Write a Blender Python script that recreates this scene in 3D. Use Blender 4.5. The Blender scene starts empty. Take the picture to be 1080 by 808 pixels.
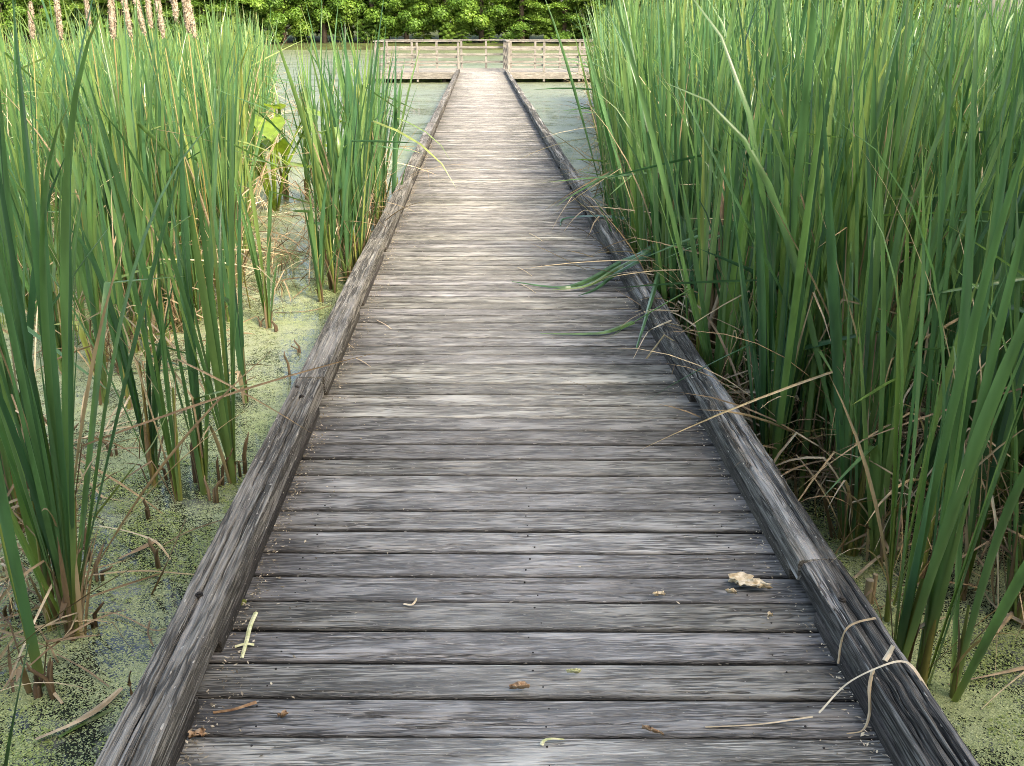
import bpy, math
import numpy as np

R = math.radians
rng = np.random.default_rng(11)
S = bpy.context.scene
COL = S.collection

# ------------------------------------------------------------------ camera numbers
F_PX, CX, CY = 1000.0, 540.0, 404.0
TH, PSI, H = math.atan(376 / 1000.0), R(1.877), 1.586
CAM = np.array([0.0, 0.0, H])
WATER = -0.37


def world(px, py, z):
    """the place on the level z that the photograph shows at px, py"""
    f = np.array([math.sin(PSI) * math.cos(TH), math.cos(PSI) * math.cos(TH), -math.sin(TH)])
    r = np.array([math.cos(PSI), -math.sin(PSI), 0.0])
    u = np.cross(r, f)
    d = f * F_PX + r * (px - CX) - u * (py - CY)
    return CAM + d * ((z - H) / d[2])


# ------------------------------------------------------------------ noise
def vnoise(x, y, seed=0):
    """smooth value noise on arrays, 0..1"""
    xi, yi = np.floor(x).astype(np.int64), np.floor(y).astype(np.int64)
    xf, yf = x - xi, y - yi

    def h(a, b):
        n = (a * 374761393 + b * 668265263 + seed * 2147483647) & 0xFFFFFFFF
        n = ((n ^ (n >> 13)) * 1274126177) & 0xFFFFFFFF
        return ((n ^ (n >> 16)) & 0xFFFF) / 65535.0

    u, v = xf * xf * (3 - 2 * xf), yf * yf * (3 - 2 * yf)
    a = h(xi, yi) * (1 - u) + h(xi + 1, yi) * u
    b = h(xi, yi + 1) * (1 - u) + h(xi + 1, yi + 1) * u
    return a * (1 - v) + b * v


def fbm(x, y, seed=0, octv=3):
    s, a, t = 0.0, 1.0, 0.0
    for k in range(octv):
        s = s + a * vnoise(x * 2 ** k, y * 2 ** k, seed + k * 17)
        t += a
        a *= 0.5
    return s / t


# ------------------------------------------------------------------ objects
def make_mesh(name, V, F, mats, attrs=None, smooth=False, fmat=None):
    me = bpy.data.meshes.new(name)
    V = np.asarray(V, dtype=np.float32).reshape(-1, 3)
    if isinstance(F, np.ndarray):
        n, k = F.shape
        me.vertices.add(len(V))
        me.vertices.foreach_set('co', V.ravel())
        me.loops.add(n * k)
        me.loops.foreach_set('vertex_index', F.astype(np.int32).ravel())
        me.polygons.add(n)
        me.polygons.foreach_set('loop_start', np.arange(0, n * k, k, dtype=np.int32))
        me.update(calc_edges=True)
    else:
        me.from_pydata([tuple(v) for v in V], [], [tuple(int(i) for i in f) for f in F])
        me.update()
    for m in (mats if isinstance(mats, (list, tuple)) else [mats]):
        me.materials.append(m)
    for k, a in (attrs or {}).items():
        at = me.attributes.new(k, 'FLOAT', 'POINT')
        at.data.foreach_set('value', np.asarray(a, dtype=np.float32).ravel())
    if smooth:
        me.polygons.foreach_set('use_smooth', np.ones(len(me.polygons), dtype=bool))
    if fmat is not None:
        me.polygons.foreach_set('material_index', np.asarray(fmat, dtype=np.int32))
    return me


def link(name, data, parent=None, label=None, cat=None, group=None, kind=None, loc=None, rz=None, scale=None):
    o = bpy.data.objects.new(name, data)
    COL.objects.link(o)
    if parent is not None:
        o.parent = parent
    if loc is not None:
        o.location = loc
    if rz is not None:
        o.rotation_euler = (0, 0, rz)
    if scale is not None:
        o.scale = (scale, scale, scale) if np.isscalar(scale) else scale
    for k, v in (('label', label), ('category', cat), ('group', group), ('kind', kind)):
        if v:
            o[k] = v
    return o


def thing(name, label, cat, loc=(0, 0, 0), rz=0.0, group=None, scale=1.0):
    o = link(name, None, None, label, cat, group, None, loc, rz, scale)
    o.empty_display_size = 0.1
    return o


class MB:
    def __init__(self):
        self.V, self.F = [], []

    def add(self, V, F):
        b = len(self.V)
        self.V += [tuple(v) for v in V]
        self.F += [tuple(i + b for i in f) for f in F]

    def box(self, c, s, rz=0.0, bev=0.006, jit=0.0):
        """a box with its long edges eased"""
        x, y, z = s[0] / 2, s[1] / 2, s[2] / 2
        b = min(bev, x * .45, y * .45, z * .45)
        pts, idx = [], {}
        for sx in (-1, 1):
            for sy in (-1, 1):
                for sz in (-1, 1):
                    for a in range(3):
                        p = [sx * (x - b), sy * (y - b), sz * (z - b)]
                        p[a] = (sx, sy, sz)[a] * (x, y, z)[a]
                        idx[(sx, sy, sz, a)] = len(pts)
                        pts.append(p)
        F = []
        g = lambda sx, sy, sz, a: idx[(sx, sy, sz, a)]
        for s_ in (-1, 1):
            F.append([g(s_, -1, -1, 0), g(s_, 1, -1, 0), g(s_, 1, 1, 0), g(s_, -1, 1, 0)])
            F.append([g(-1, s_, -1, 1), g(1, s_, -1, 1), g(1, s_, 1, 1), g(-1, s_, 1, 1)])
            F.append([g(-1, -1, s_, 2), g(1, -1, s_, 2), g(1, 1, s_, 2), g(-1, 1, s_, 2)])
            for t in (-1, 1):
                F.append([g(s_, t, -1, 0), g(s_, t, 1, 0), g(s_, t, 1, 1), g(s_, t, -1, 1)])
                F.append([g(s_, -1, t, 0), g(s_, 1, t, 0), g(s_, 1, t, 2), g(s_, -1, t, 2)])
                F.append([g(-1, s_, t, 1), g(1, s_, t, 1), g(1, s_, t, 2), g(-1, s_, t, 2)])
                for q in (-1, 1):
                    F.append([g(s_, t, q, 0), g(s_, t, q, 1), g(s_, t, q, 2)])
        P = np.array(pts)
        ca, sa = math.cos(rz), math.sin(rz)
        P = P @ np.array([[ca, sa, 0], [-sa, ca, 0], [0, 0, 1]]) + np.array(c)
        self.add(P, F)

    def bar(self, p, q, w, h, bev=0.004):
        p, q = np.array(p, float), np.array(q, float)
        d = q - p
        L = np.linalg.norm(d[:2])
        rz = math.atan2(d[1], d[0])
        k = len(self.V)
        self.box((p + q) / 2, (L, w, h), rz, bev)
        if abs(d[2]) > 1e-6:
            for i in range(k, len(self.V)):
                v = np.array(self.V[i])
                t = np.dot(v[:2] - p[:2], d[:2]) / (L * L) - .5
                self.V[i] = (v[0], v[1], v[2] + t * d[2])

    def tube(self, P, rad, n=8, cap=True):
        P = np.array(P, float)
        rad = np.broadcast_to(np.array(rad, float), (len(P),))
        V, F = [], []
        for i in range(len(P)):
            d = P[min(i + 1, len(P) - 1)] - P[max(i - 1, 0)]
            d /= np.linalg.norm(d) + 1e-9
            a = np.cross(d, [1, 0, 0] if abs(d[0]) < .8 else [0, 1, 0])
            a /= np.linalg.norm(a)
            b = np.cross(d, a)
            for k in range(n):
                t = 2 * math.pi * k / n
                V.append(P[i] + rad[i] * (math.cos(t) * a + math.sin(t) * b))
        for i in range(len(P) - 1):
            for k in range(n):
                F.append((i * n + k, i * n + (k + 1) % n, (i + 1) * n + (k + 1) % n, (i + 1) * n + k))
        if cap:
            F.append(tuple(range(n - 1, -1, -1)))
            F.append(tuple((len(P) - 1) * n + k for k in range(n)))
        self.add(V, F)

    def build(self, name, mat, parent=None, smooth=False, **kw):
        return link(name, make_mesh(name, self.V, self.F, mat, smooth=smooth), parent, **kw)


# ------------------------------------------------------------------ material helpers
class NT:
    def __init__(self, name):
        self.m = bpy.data.materials.new(name)
        self.m.use_nodes = True
        self.t = self.m.node_tree
        self.t.nodes.clear()
        self.out = self.t.nodes.new('ShaderNodeOutputMaterial')

    def n(self, typ, ins=None, **props):
        nd = self.t.nodes.new(typ)
        for k, v in props.items():
            setattr(nd, k, v)
        for k, v in (ins or {}).items():
            self.set(nd.inputs[k], v)
        return nd

    def set(self, sock, v):
        if isinstance(v, bpy.types.NodeSocket):
            self.t.links.new(v, sock)
        elif isinstance(v, bpy.types.Node):
            self.t.links.new(v.outputs[0], sock)
        else:
            if sock.type == 'RGBA' and len(v) == 3:
                v = (*v, 1)
            sock.default_value = v

    def ramp(self, fac, stops, interp='LINEAR'):
        nd = self.n('ShaderNodeValToRGB', {'Fac': fac})
        cr = nd.color_ramp
        cr.interpolation = interp
        while len(cr.elements) < len(stops):
            cr.elements.new(0.5)
        for e, (p, c) in zip(cr.elements, stops):
            e.position = p
            e.color = (*c, 1) if len(c) == 3 else c
        return nd.outputs[0]

    def fr(self, fac, a, b, lo=0.0, hi=1.0, smooth=True):
        nd = self.n('ShaderNodeMapRange', {'Value': fac, 'From Min': a, 'From Max': b, 'To Min': lo, 'To Max': hi})
        nd.interpolation_type = 'SMOOTHSTEP' if smooth else 'LINEAR'
        return nd.outputs[0]

    def math(self, op, a, b=0.0, clamp=False):
        nd = self.n('ShaderNodeMath', {0: a, 1: b}, operation=op, use_clamp=clamp)
        return nd.outputs[0]

    def mix(self, fac, a, b, blend='MIX'):
        nd = self.n('ShaderNodeMix', data_type='RGBA', blend_type=blend)
        self.set(nd.inputs[0], fac)
        self.set(nd.inputs[6], a)
        self.set(nd.inputs[7], b)
        return nd.outputs[2]

    def noise(self, vec, scale, detail=3.0, rough=.55, w=None, dist=0.0):
        nd = self.n('ShaderNodeTexNoise', {'Vector': vec, 'Scale': scale, 'Detail': detail, 'Roughness': rough, 'Distortion': dist},
                    noise_dimensions='4D' if w is not None else '3D')
        if w is not None:
            self.set(nd.inputs['W'], w)
        return nd.outputs[0]

    def coord(self):
        return self.n('ShaderNodeTexCoord').outputs['Object']

    def scaled(self, vec, s):
        return self.n('ShaderNodeMapping', {'Vector': vec, 'Scale': s}).outputs[0]

    def attr(self, name):
        return self.n('ShaderNodeAttribute', attribute_name=name).outputs['Fac']

    def bsdf(self, color, rough=.7, spec=.3, normal=None, **kw):
        b = self.n('ShaderNodeBsdfPrincipled', {'Base Color': color, 'Roughness': rough, 'Specular IOR Level': spec})
        if normal is not None:
            self.set(b.inputs['Normal'], normal)
        return b

    def bump(self, h, strength=.5, dist=.01):
        return self.n('ShaderNodeBump', {'Height': h, 'Strength': strength, 'Distance': dist}).outputs[0]

    def done(self, shader):
        self.set(self.out.inputs['Surface'], shader.outputs[0] if isinstance(shader, bpy.types.Node) else shader)
        return self.m


def wood(name, axis, c_dark, c_mid, c_light, crack=.5, silver=None, per_island=True, wear=None, gscale=1.0):
    """weathered bare timber, grain running along axis"""
    t = NT(name)
    co = t.coord()
    if per_island:
        rnd = t.n('ShaderNodeNewGeometry').outputs['Random Per Island']
    else:
        rnd = t.n('ShaderNodeObjectInfo').outputs['Random']
    w = t.math('MULTIPLY', rnd, 91.0)

    def sc(along, across):
        v = [across * gscale] * 3
        v[axis] = along * gscale
        return t.scaled(co, tuple(v))

    wob = t.n('ShaderNodeTexNoise', {'Vector': sc(1.2, 6), 'Scale': 1.0, 'Detail': 2.0, 'W': w}, noise_dimensions='4D')
    cow = t.n('ShaderNodeVectorMath', {0: co, 1: t.n('ShaderNodeVectorMath', {0: wob.outputs[1], 'Scale': .016}, operation='SCALE').outputs[0]}, operation='ADD').outputs[0]

    def scw(along, across):
        v = [across * gscale] * 3
        v[axis] = along * gscale
        return t.scaled(cow, tuple(v))

    g1 = t.noise(scw(4.5, 170), 1.0, 4, .7, w)      # fine grain
    g2 = t.noise(scw(1.2, 40), 1.0, 3, .6, w)        # broad grain
    g3 = t.noise(sc(2.2, 5.0), 1.0, 3, .6, w)       # blotches
    g4 = t.noise(scw(14.0, 420), 1.0, 2, .75, w)      # fibres
    k = t.math('ADD', t.math('MULTIPLY', g1, .5), t.math('ADD', t.math('MULTIPLY', g2, .1), t.math('MULTIPLY', g4, .4)))
    base = t.ramp(k, [(.36, c_dark), (.50, c_mid), (.66, c_light)])
    # narrow checks and raised fibres in the grain
    def ridge(al, ac, off, wid):
        nn = t.noise(scw(al, ac), 1.0, 2.5, .55, t.math('ADD', w, off))
        return t.fr(t.math('ABSOLUTE', t.math('SUBTRACT', nn, .5)), .0, wid, 1, 0)
    gate = t.fr(t.noise(sc(3.5, 20), 1.0, 3, .6, t.math('ADD', w, 3.1)), .40, .56, .05, 1)
    gate2 = t.fr(t.noise(sc(3.0, 9), 1.0, 2, .5, t.math('ADD', w, 5.7)), .4, .62, .1, 1)
    r1 = t.math('MULTIPLY', ridge(5.0, 105, 7.3, .085), gate)
    r2 = t.math('MULTIPLY', ridge(8.0, 210, 11.9, .10), gate2)
    r4 = t.math('MULTIPLY', ridge(3.6, 58, 23.7, .04), t.fr(t.noise(sc(5.0, 22), 1.0, 2, .5, t.math('ADD', w, 9.9)), .44, .56, 0, 1))
    r3 = t.math('MULTIPLY', ridge(6.0, 170, 17.1, .07), t.math('SUBTRACT', 1.0, gate2))
    col = t.mix(t.math('MULTIPLY', r3, .22), base, tuple(min(.75, 1.25 * x) for x in c_light))
    cr = t.math('MULTIPLY', t.math('MAXIMUM', t.math('MAXIMUM', r1, r4), t.math('MULTIPLY', r2, .75)), crack)
    col = t.mix(cr, col, tuple(.3 * x for x in c_dark))
    blot = t.fr(g3, .3, .72, .88, 1.1)
    col = t.mix(1.0, col, t.n('ShaderNodeCombineColor', {0: blot, 1: blot, 2: blot}).outputs[0], 'MULTIPLY')
    brd = t.fr(t.n('ShaderNodeTexWhiteNoise', {'W': w}, noise_dimensions='1D').outputs[0], 0, 1, .66, 1.22, False)
    tint = t.n('ShaderNodeCombineColor', {0: brd, 1: brd, 2: t.math('MULTIPLY', brd, t.fr(rnd, 0, 1, .94, 1.05, False))}).outputs[0]
    col = t.mix(1.0, col, tint, 'MULTIPLY')
    if silver:
        sm = t.fr(t.noise(scw(1.1, 38), 1.0, 4, .6, t.math('ADD', w, 13.0)), .51, .62)
        sm = t.math('MULTIPLY', sm, t.math('SUBTRACT', 1.0, t.math('MULTIPLY', t.math('MAXIMUM', r2, t.math('MULTIPLY', g3, .45)), .85)))
        col = t.mix(t.math('MULTIPLY', sm, silver[1]), col, silver[0])
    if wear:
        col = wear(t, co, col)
        # patchy dark band along the board edges, outlining each seam
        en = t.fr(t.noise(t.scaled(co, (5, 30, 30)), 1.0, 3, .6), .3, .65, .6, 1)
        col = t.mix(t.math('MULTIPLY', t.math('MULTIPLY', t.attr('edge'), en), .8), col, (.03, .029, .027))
        # board sides painted near-black, so the gaps read as deep shade
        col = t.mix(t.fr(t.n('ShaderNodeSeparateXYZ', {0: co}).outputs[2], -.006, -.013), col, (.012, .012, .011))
    # pale specks: dried pollen and chaff lodged in the grain
    sp = t.noise(sc(60, 160), 1.0, 1, .5, w)
    col = t.mix(t.math('MULTIPLY', t.fr(sp, .70, .74), .55), col, (.55, .52, .45))
    hgt = t.math('SUBTRACT', t.math('ADD', t.math('MULTIPLY', g1, .7), t.math('MULTIPLY', g4, .35)), t.math('MULTIPLY', cr, 1.2))
    return t.done(t.bsdf(col, .82, .22, t.bump(hgt, .8, .008)))


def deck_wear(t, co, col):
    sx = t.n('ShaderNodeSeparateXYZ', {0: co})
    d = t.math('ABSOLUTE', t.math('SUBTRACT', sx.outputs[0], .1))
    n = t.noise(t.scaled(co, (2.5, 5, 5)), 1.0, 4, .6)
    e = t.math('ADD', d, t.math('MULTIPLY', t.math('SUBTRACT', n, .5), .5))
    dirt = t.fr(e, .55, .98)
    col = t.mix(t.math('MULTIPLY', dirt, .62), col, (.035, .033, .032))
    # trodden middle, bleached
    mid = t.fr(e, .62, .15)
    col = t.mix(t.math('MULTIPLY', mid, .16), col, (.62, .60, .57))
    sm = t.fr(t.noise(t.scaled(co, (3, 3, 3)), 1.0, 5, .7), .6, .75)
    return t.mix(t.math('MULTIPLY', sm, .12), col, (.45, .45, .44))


M = {}
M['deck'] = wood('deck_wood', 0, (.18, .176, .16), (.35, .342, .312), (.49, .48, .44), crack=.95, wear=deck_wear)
M['kerb_left'] = wood('kerb_wood', 1, (.05, .046, .04), (.15, .141, .125), (.30, .287, .26), crack=.8, silver=((.36, .36, .35), .35), per_island=False, gscale=.5)
M['kerb_right'] = wood('dark_kerb_wood', 1, (.035, .033, .029), (.135, .128, .114), (.33, .32, .295), crack=.85, silver=((.50, .485, .455), .6), per_island=False, gscale=.5)
M['block'] = wood('block_wood', 1, (.02, .018, .016), (.07, .064, .055), (.15, .135, .115), per_island=False)
M['rail'] = wood('pale_rail_wood', 0, (.12, .116, .107), (.285, .277, .255), (.45, .437, .405), per_island=True, gscale=.7)
M['post'] = wood('pale_post_wood', 2, (.12, .116, .107), (.285, .277, .255), (.44, .428, .395), per_island=True, gscale=.7)
M['under'] = wood('wet_wood', 1, (.02, .018, .015), (.05, .044, .036), (.1, .09, .075), per_island=False)


def leaf_mat(name, ramp_cols, tip, base, transl=.3, rough=.42, streak=True, spec=.35):
    t = NT(name)
    tint, along = t.attr('tint'), t.attr('along')
    orr = t.n('ShaderNodeObjectInfo').outputs['Random']
    k = t.math('ADD', t.math('MULTIPLY', tint, .8), t.math('MULTIPLY', orr, .2))
    col = t.ramp(k, ramp_cols)
    if streak:
        n = t.noise(t.scaled(t.coord(), (14, 14, 1.5)), 1.0, 3, .6)
        f = t.fr(n, .3, .7, .75, 1.25)
        col = t.mix(1.0, col, t.n('ShaderNodeCombineColor', {0: f, 1: f, 2: f}).outputs[0], 'MULTIPLY')
    tipm = t.math('MULTIPLY', t.fr(t.math('SUBTRACT', along, t.math('MULTIPLY', tint, .12)), .82, .97), t.fr(tint, .35, .75))
    col = t.mix(t.math('MULTIPLY', tipm, .75), col, tip)
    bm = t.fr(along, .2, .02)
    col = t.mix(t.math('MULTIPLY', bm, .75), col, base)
    b = t.bsdf(col, rough, spec)
    tr = t.n('ShaderNodeBsdfTranslucent', {'Color': t.mix(1.0, col, (1.5, 1.45, .7), 'MULTIPLY')})
    ms = t.n('ShaderNodeMixShader', {0: transl, 1: b, 2: tr})
    return t.done(ms)


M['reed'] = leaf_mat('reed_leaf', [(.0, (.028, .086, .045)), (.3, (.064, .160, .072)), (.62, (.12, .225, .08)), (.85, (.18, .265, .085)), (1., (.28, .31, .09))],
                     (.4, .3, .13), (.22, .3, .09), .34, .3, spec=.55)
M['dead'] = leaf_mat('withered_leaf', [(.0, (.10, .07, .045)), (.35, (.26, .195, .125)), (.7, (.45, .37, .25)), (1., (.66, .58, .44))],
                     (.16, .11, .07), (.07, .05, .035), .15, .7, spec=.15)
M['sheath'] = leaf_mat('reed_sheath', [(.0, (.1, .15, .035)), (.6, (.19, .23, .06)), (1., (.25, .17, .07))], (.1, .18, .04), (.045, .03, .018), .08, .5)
M['arum'] = leaf_mat('broad_leaf', [(.0, (.12, .22, .025)), (1., (.27, .36, .05))], (.3, .3, .06), (.12, .2, .04), .35, .4)
M['tree_a'] = leaf_mat('tree_leaf', [(.0, (.05, .12, .02)), (.5, (.10, .20, .032)), (1., (.18, .29, .05))], (.15, .22, .03), (.05, .09, .015), .35, .5, False)
M['tree_b'] = leaf_mat('spray_leaf', [(.0, (.045, .11, .02)), (.5, (.09, .18, .032)), (1., (.16, .26, .05))], (.13, .2, .03), (.04, .08, .015), .3, .5, False)

M['weed'] = leaf_mat('duckweed_leaf', [(.0, (.12, .18, .045)), (.5, (.235, .31, .09)), (1., (.36, .43, .17))], (.3, .35, .1), (.1, .15, .04), .1, .45, False)


def fluff_mat():
    t = NT('seed_fluff')
    n = t.noise(t.coord(), 45, 4, .65)
    col = t.ramp(n, [(.3, (.33, .26, .19)), (.5, (.43, .355, .27)), (.7, (.52, .45, .36))])
    return t.done(t.bsdf(col, .95, .05, t.bump(n, .8, .02)))


def bark_mat():
    t = NT('bark')
    n = t.noise(t.scaled(t.coord(), (8, 8, 1.5)), 1.0, 4, .6)
    return t.done(t.bsdf(t.ramp(n, [(.3, (.03, .024, .018)), (.7, (.12, .1, .08))]), .9, .1, t.bump(n, .8, .05)))


def chip_mat(name, a, b):
    t = NT(name)
    n = t.noise(t.coord(), 60, 3, .6)
    return t.done(t.bsdf(t.ramp(n, [(.35, a), (.65, b)]), .8, .15))


M['fluff'], M['bark'] = fluff_mat(), bark_mat()
M['chip'] = chip_mat('pale_scrap', (.42, .33, .2), (.72, .63, .46))
M['chip_green'] = chip_mat('pale_green_stalk', (.42, .45, .22), (.68, .66, .42))
M['twig'] = chip_mat('brown_twig', (.16, .09, .05), (.36, .24, .14))
M['rust'] = chip_mat('orange_flake', (.27, .16, .085), (.48, .35, .23))
M['moss'] = chip_mat('moss', (.05, .07, .015), (.16, .17, .04))
M['nail'] = chip_mat('nail_head', (.012, .011, .01), (.05, .045, .04))
M['grit'] = leaf_mat('grit', [(0, (.09, .075, .055)), (.55, (.28, .24, .17)), (1, (.62, .56, .42))], (.4, .35, .25), (.3, .25, .18), .0, .8, False, .1)


def water_mat():
    t = NT('duckweed_water')
    co = t.coord()
    big = t.noise(co, .42, 4, .6)
    med = t.noise(co, 3.2, 5, .68)
    fine = t.noise(co, 26, 4, .7)
    vor = t.n('ShaderNodeTexVoronoi', {'Vector': co, 'Scale': 230.0})
    cell = vor.outputs['Color']
    cs = t.n('ShaderNodeSeparateColor', {0: cell})
    # cover: where the carpet of duckweed closes
    cov = t.math('ADD', t.math('MULTIPLY', med, .62), t.math('ADD', t.math('MULTIPLY', fine, .42), t.math('MULTIPLY', big, .42)))
    cov = t.math('ADD', cov, t.math('MULTIPLY', t.math('SUBTRACT', cs.outputs[0], .5), .3))
    sxyz = t.n('ShaderNodeSeparateXYZ', {0: co})
    streak = t.noise(t.scaled(co, (.12, .9, 1)), 1.0, 4, .6)
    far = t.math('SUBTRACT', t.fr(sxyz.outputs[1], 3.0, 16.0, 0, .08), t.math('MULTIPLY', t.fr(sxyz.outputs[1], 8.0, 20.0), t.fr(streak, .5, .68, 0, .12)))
    mask = t.fr(t.math('ADD', cov, far), .635, .70)
    green = t.ramp(t.math('ADD', t.math('MULTIPLY', cs.outputs[1], .45), t.math('MULTIPLY', med, .6)),
                   [(.25, (.10, .145, .04)), (.5, (.22, .28, .095)), (.78, (.37, .43, .20))])
    # pale pollen film lying on the weed in drifts
    film = t.fr(t.noise(t.scaled(co, (.35, .7, 1)), 1.0, 5, .65), .36, .56)
    filmn = t.math('MULTIPLY', film, t.fr(fine, .35, .6, .35, 1.0))
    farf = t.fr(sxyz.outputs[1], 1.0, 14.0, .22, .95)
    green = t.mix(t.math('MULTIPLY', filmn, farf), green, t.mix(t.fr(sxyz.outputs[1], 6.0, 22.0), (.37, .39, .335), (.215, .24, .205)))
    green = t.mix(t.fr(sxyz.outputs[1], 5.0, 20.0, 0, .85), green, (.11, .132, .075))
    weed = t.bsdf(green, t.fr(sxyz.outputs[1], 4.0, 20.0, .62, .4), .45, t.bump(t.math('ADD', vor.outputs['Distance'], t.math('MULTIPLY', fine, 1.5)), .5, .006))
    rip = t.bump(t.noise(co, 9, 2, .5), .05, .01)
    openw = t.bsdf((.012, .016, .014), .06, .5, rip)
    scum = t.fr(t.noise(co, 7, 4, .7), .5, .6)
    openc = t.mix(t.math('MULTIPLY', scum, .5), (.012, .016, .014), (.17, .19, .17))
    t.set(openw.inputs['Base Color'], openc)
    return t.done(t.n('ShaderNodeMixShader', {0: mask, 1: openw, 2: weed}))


def ground_mat():
    t = NT('ground')
    n = t.noise(t.coord(), 1.3, 5, .65)
    return t.done(t.bsdf(t.ramp(n, [(.3, (.03, .028, .015)), (.5, (.04, .05, .018)), (.7, (.065, .09, .025))]), .95, .1, t.bump(n, .5, .1)))


M['water'], M['ground'] = water_mat(), ground_mat()

# ------------------------------------------------------------------ world, sun, camera
SUN_EL, SUN_AZ = R(40), R(145)      # azimuth clockwise from the way the boardwalk runs
W = bpy.data.worlds.new('World')
S.world = W
W.use_nodes = True
nt = W.node_tree
sky = nt.nodes.new('ShaderNodeTexSky')
sky.sky_type = 'NISHITA'
sky.sun_disc = False
sky.sun_elevation, sky.sun_rotation = SUN_EL, SUN_AZ
sky.air_density, sky.dust_density, sky.ozone_density = 1.0, 4.0, 1.0
bg = nt.nodes['Background']
bg.inputs['Strength'].default_value = 0.15
nt.links.new(sky.outputs[0], bg.inputs['Color'])
sl = bpy.data.lights.new('sun', 'SUN')
sl.energy, sl.angle, sl.color = 1.5, R(8.0), (1.0, .95, .86)
so = bpy.data.objects.new('sun', sl)
COL.objects.link(so)
so.location = (20, -20, 30)
sdir = np.array([math.sin(SUN_AZ) * math.cos(SUN_EL), math.cos(SUN_AZ) * math.cos(SUN_EL), math.sin(SUN_EL)])
from mathutils import Vector
so.rotation_euler = Vector(tuple(sdir)).to_track_quat('Z', 'Y').to_euler()
cam = bpy.data.cameras.new('camera')
cam.sensor_fit, cam.sensor_width, cam.lens = 'HORIZONTAL', 36.0, F_PX / 1080 * 36
cam.clip_start, cam.clip_end = .05, 3000
cobj = bpy.data.objects.new('camera', cam)
COL.objects.link(cobj)
cobj.location = tuple(CAM)
cobj.rotation_euler = (math.pi / 2 - TH, 0, -PSI)
S.camera = cobj
S.view_settings.view_transform, S.view_settings.look = 'Standard', 'None'
S.view_settings.exposure, S.view_settings.gamma = 2.3, 1.0
S.view_settings.use_white_balance = True
S.view_settings.white_balance_temperature = 7700
S.view_settings.use_curve_mapping = False
S.render.engine = 'CYCLES'
S.cycles.max_bounces, S.cycles.transparent_max_bounces = 8, 6
S.cycles.diffuse_bounces, S.cycles.transmission_bounces = 6, 6
S.cycles.use_denoising = True
S.cycles.denoising_prefilter = 'NONE'
S.cycles.filter_width = .9

# ------------------------------------------------------------------ ground and pond
gx = np.concatenate([np.linspace(-1200, -160, 9), np.linspace(-140, 140, 57), np.linspace(160, 1200, 9)])
gy = np.concatenate([np.linspace(-1200, -60, 7), np.linspace(-40, 84, 13), np.linspace(88, 104, 17), np.linspace(112, 1400, 12)])
GX, GY = np.meshgrid(gx, gy)
edge = 91 + 2.0 * (vnoise(GX / 7, GX * 0, 5) - .5)
GZ = -1.0 + 1.1 * np.clip((GY - edge + 1.5) / 3.5, 0, 1) + .03 * np.clip(GY - 94, 0, 60)
GZ = np.where(GY < -9, np.maximum(GZ, -.1), GZ)
GZ += .15 * (vnoise(GX / 3, GY / 3, 8) - .5)
ny_, nx_ = GX.shape
ii = np.arange(ny_ * nx_).reshape(ny_, nx_)
F = np.stack([ii[:-1, :-1], ii[:-1, 1:], ii[1:, 1:], ii[1:, :-1]], -1).reshape(-1, 4)
link('ground', make_mesh('ground', np.stack([GX, GY, GZ], -1), F, M['ground'], smooth=True), kind='structure')
link('pond', make_mesh('pond', [(-300, -45, WATER), (300, -45, WATER), (300, 97, WATER), (-300, 97, WATER)], [(0, 1, 2, 3)], M['water']), kind='structure')

# ------------------------------------------------------------------ boardwalk
XL, XR = -.7135, .931
KHL, KHR, KW = .112, .104, .119
END = 37.0
SKEW = -.040
bw = thing('boardwalk', 'long weathered grey plank boardwalk with low timber kerbs over the pond', 'boardwalk')


def grid_faces(n, m, base):
    i = np.arange(n * m).reshape(n, m) + base
    return np.stack([i[:-1, :-1], i[:-1, 1:], i[1:, 1:], i[1:, :-1]], -1).reshape(-1, 4)


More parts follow.
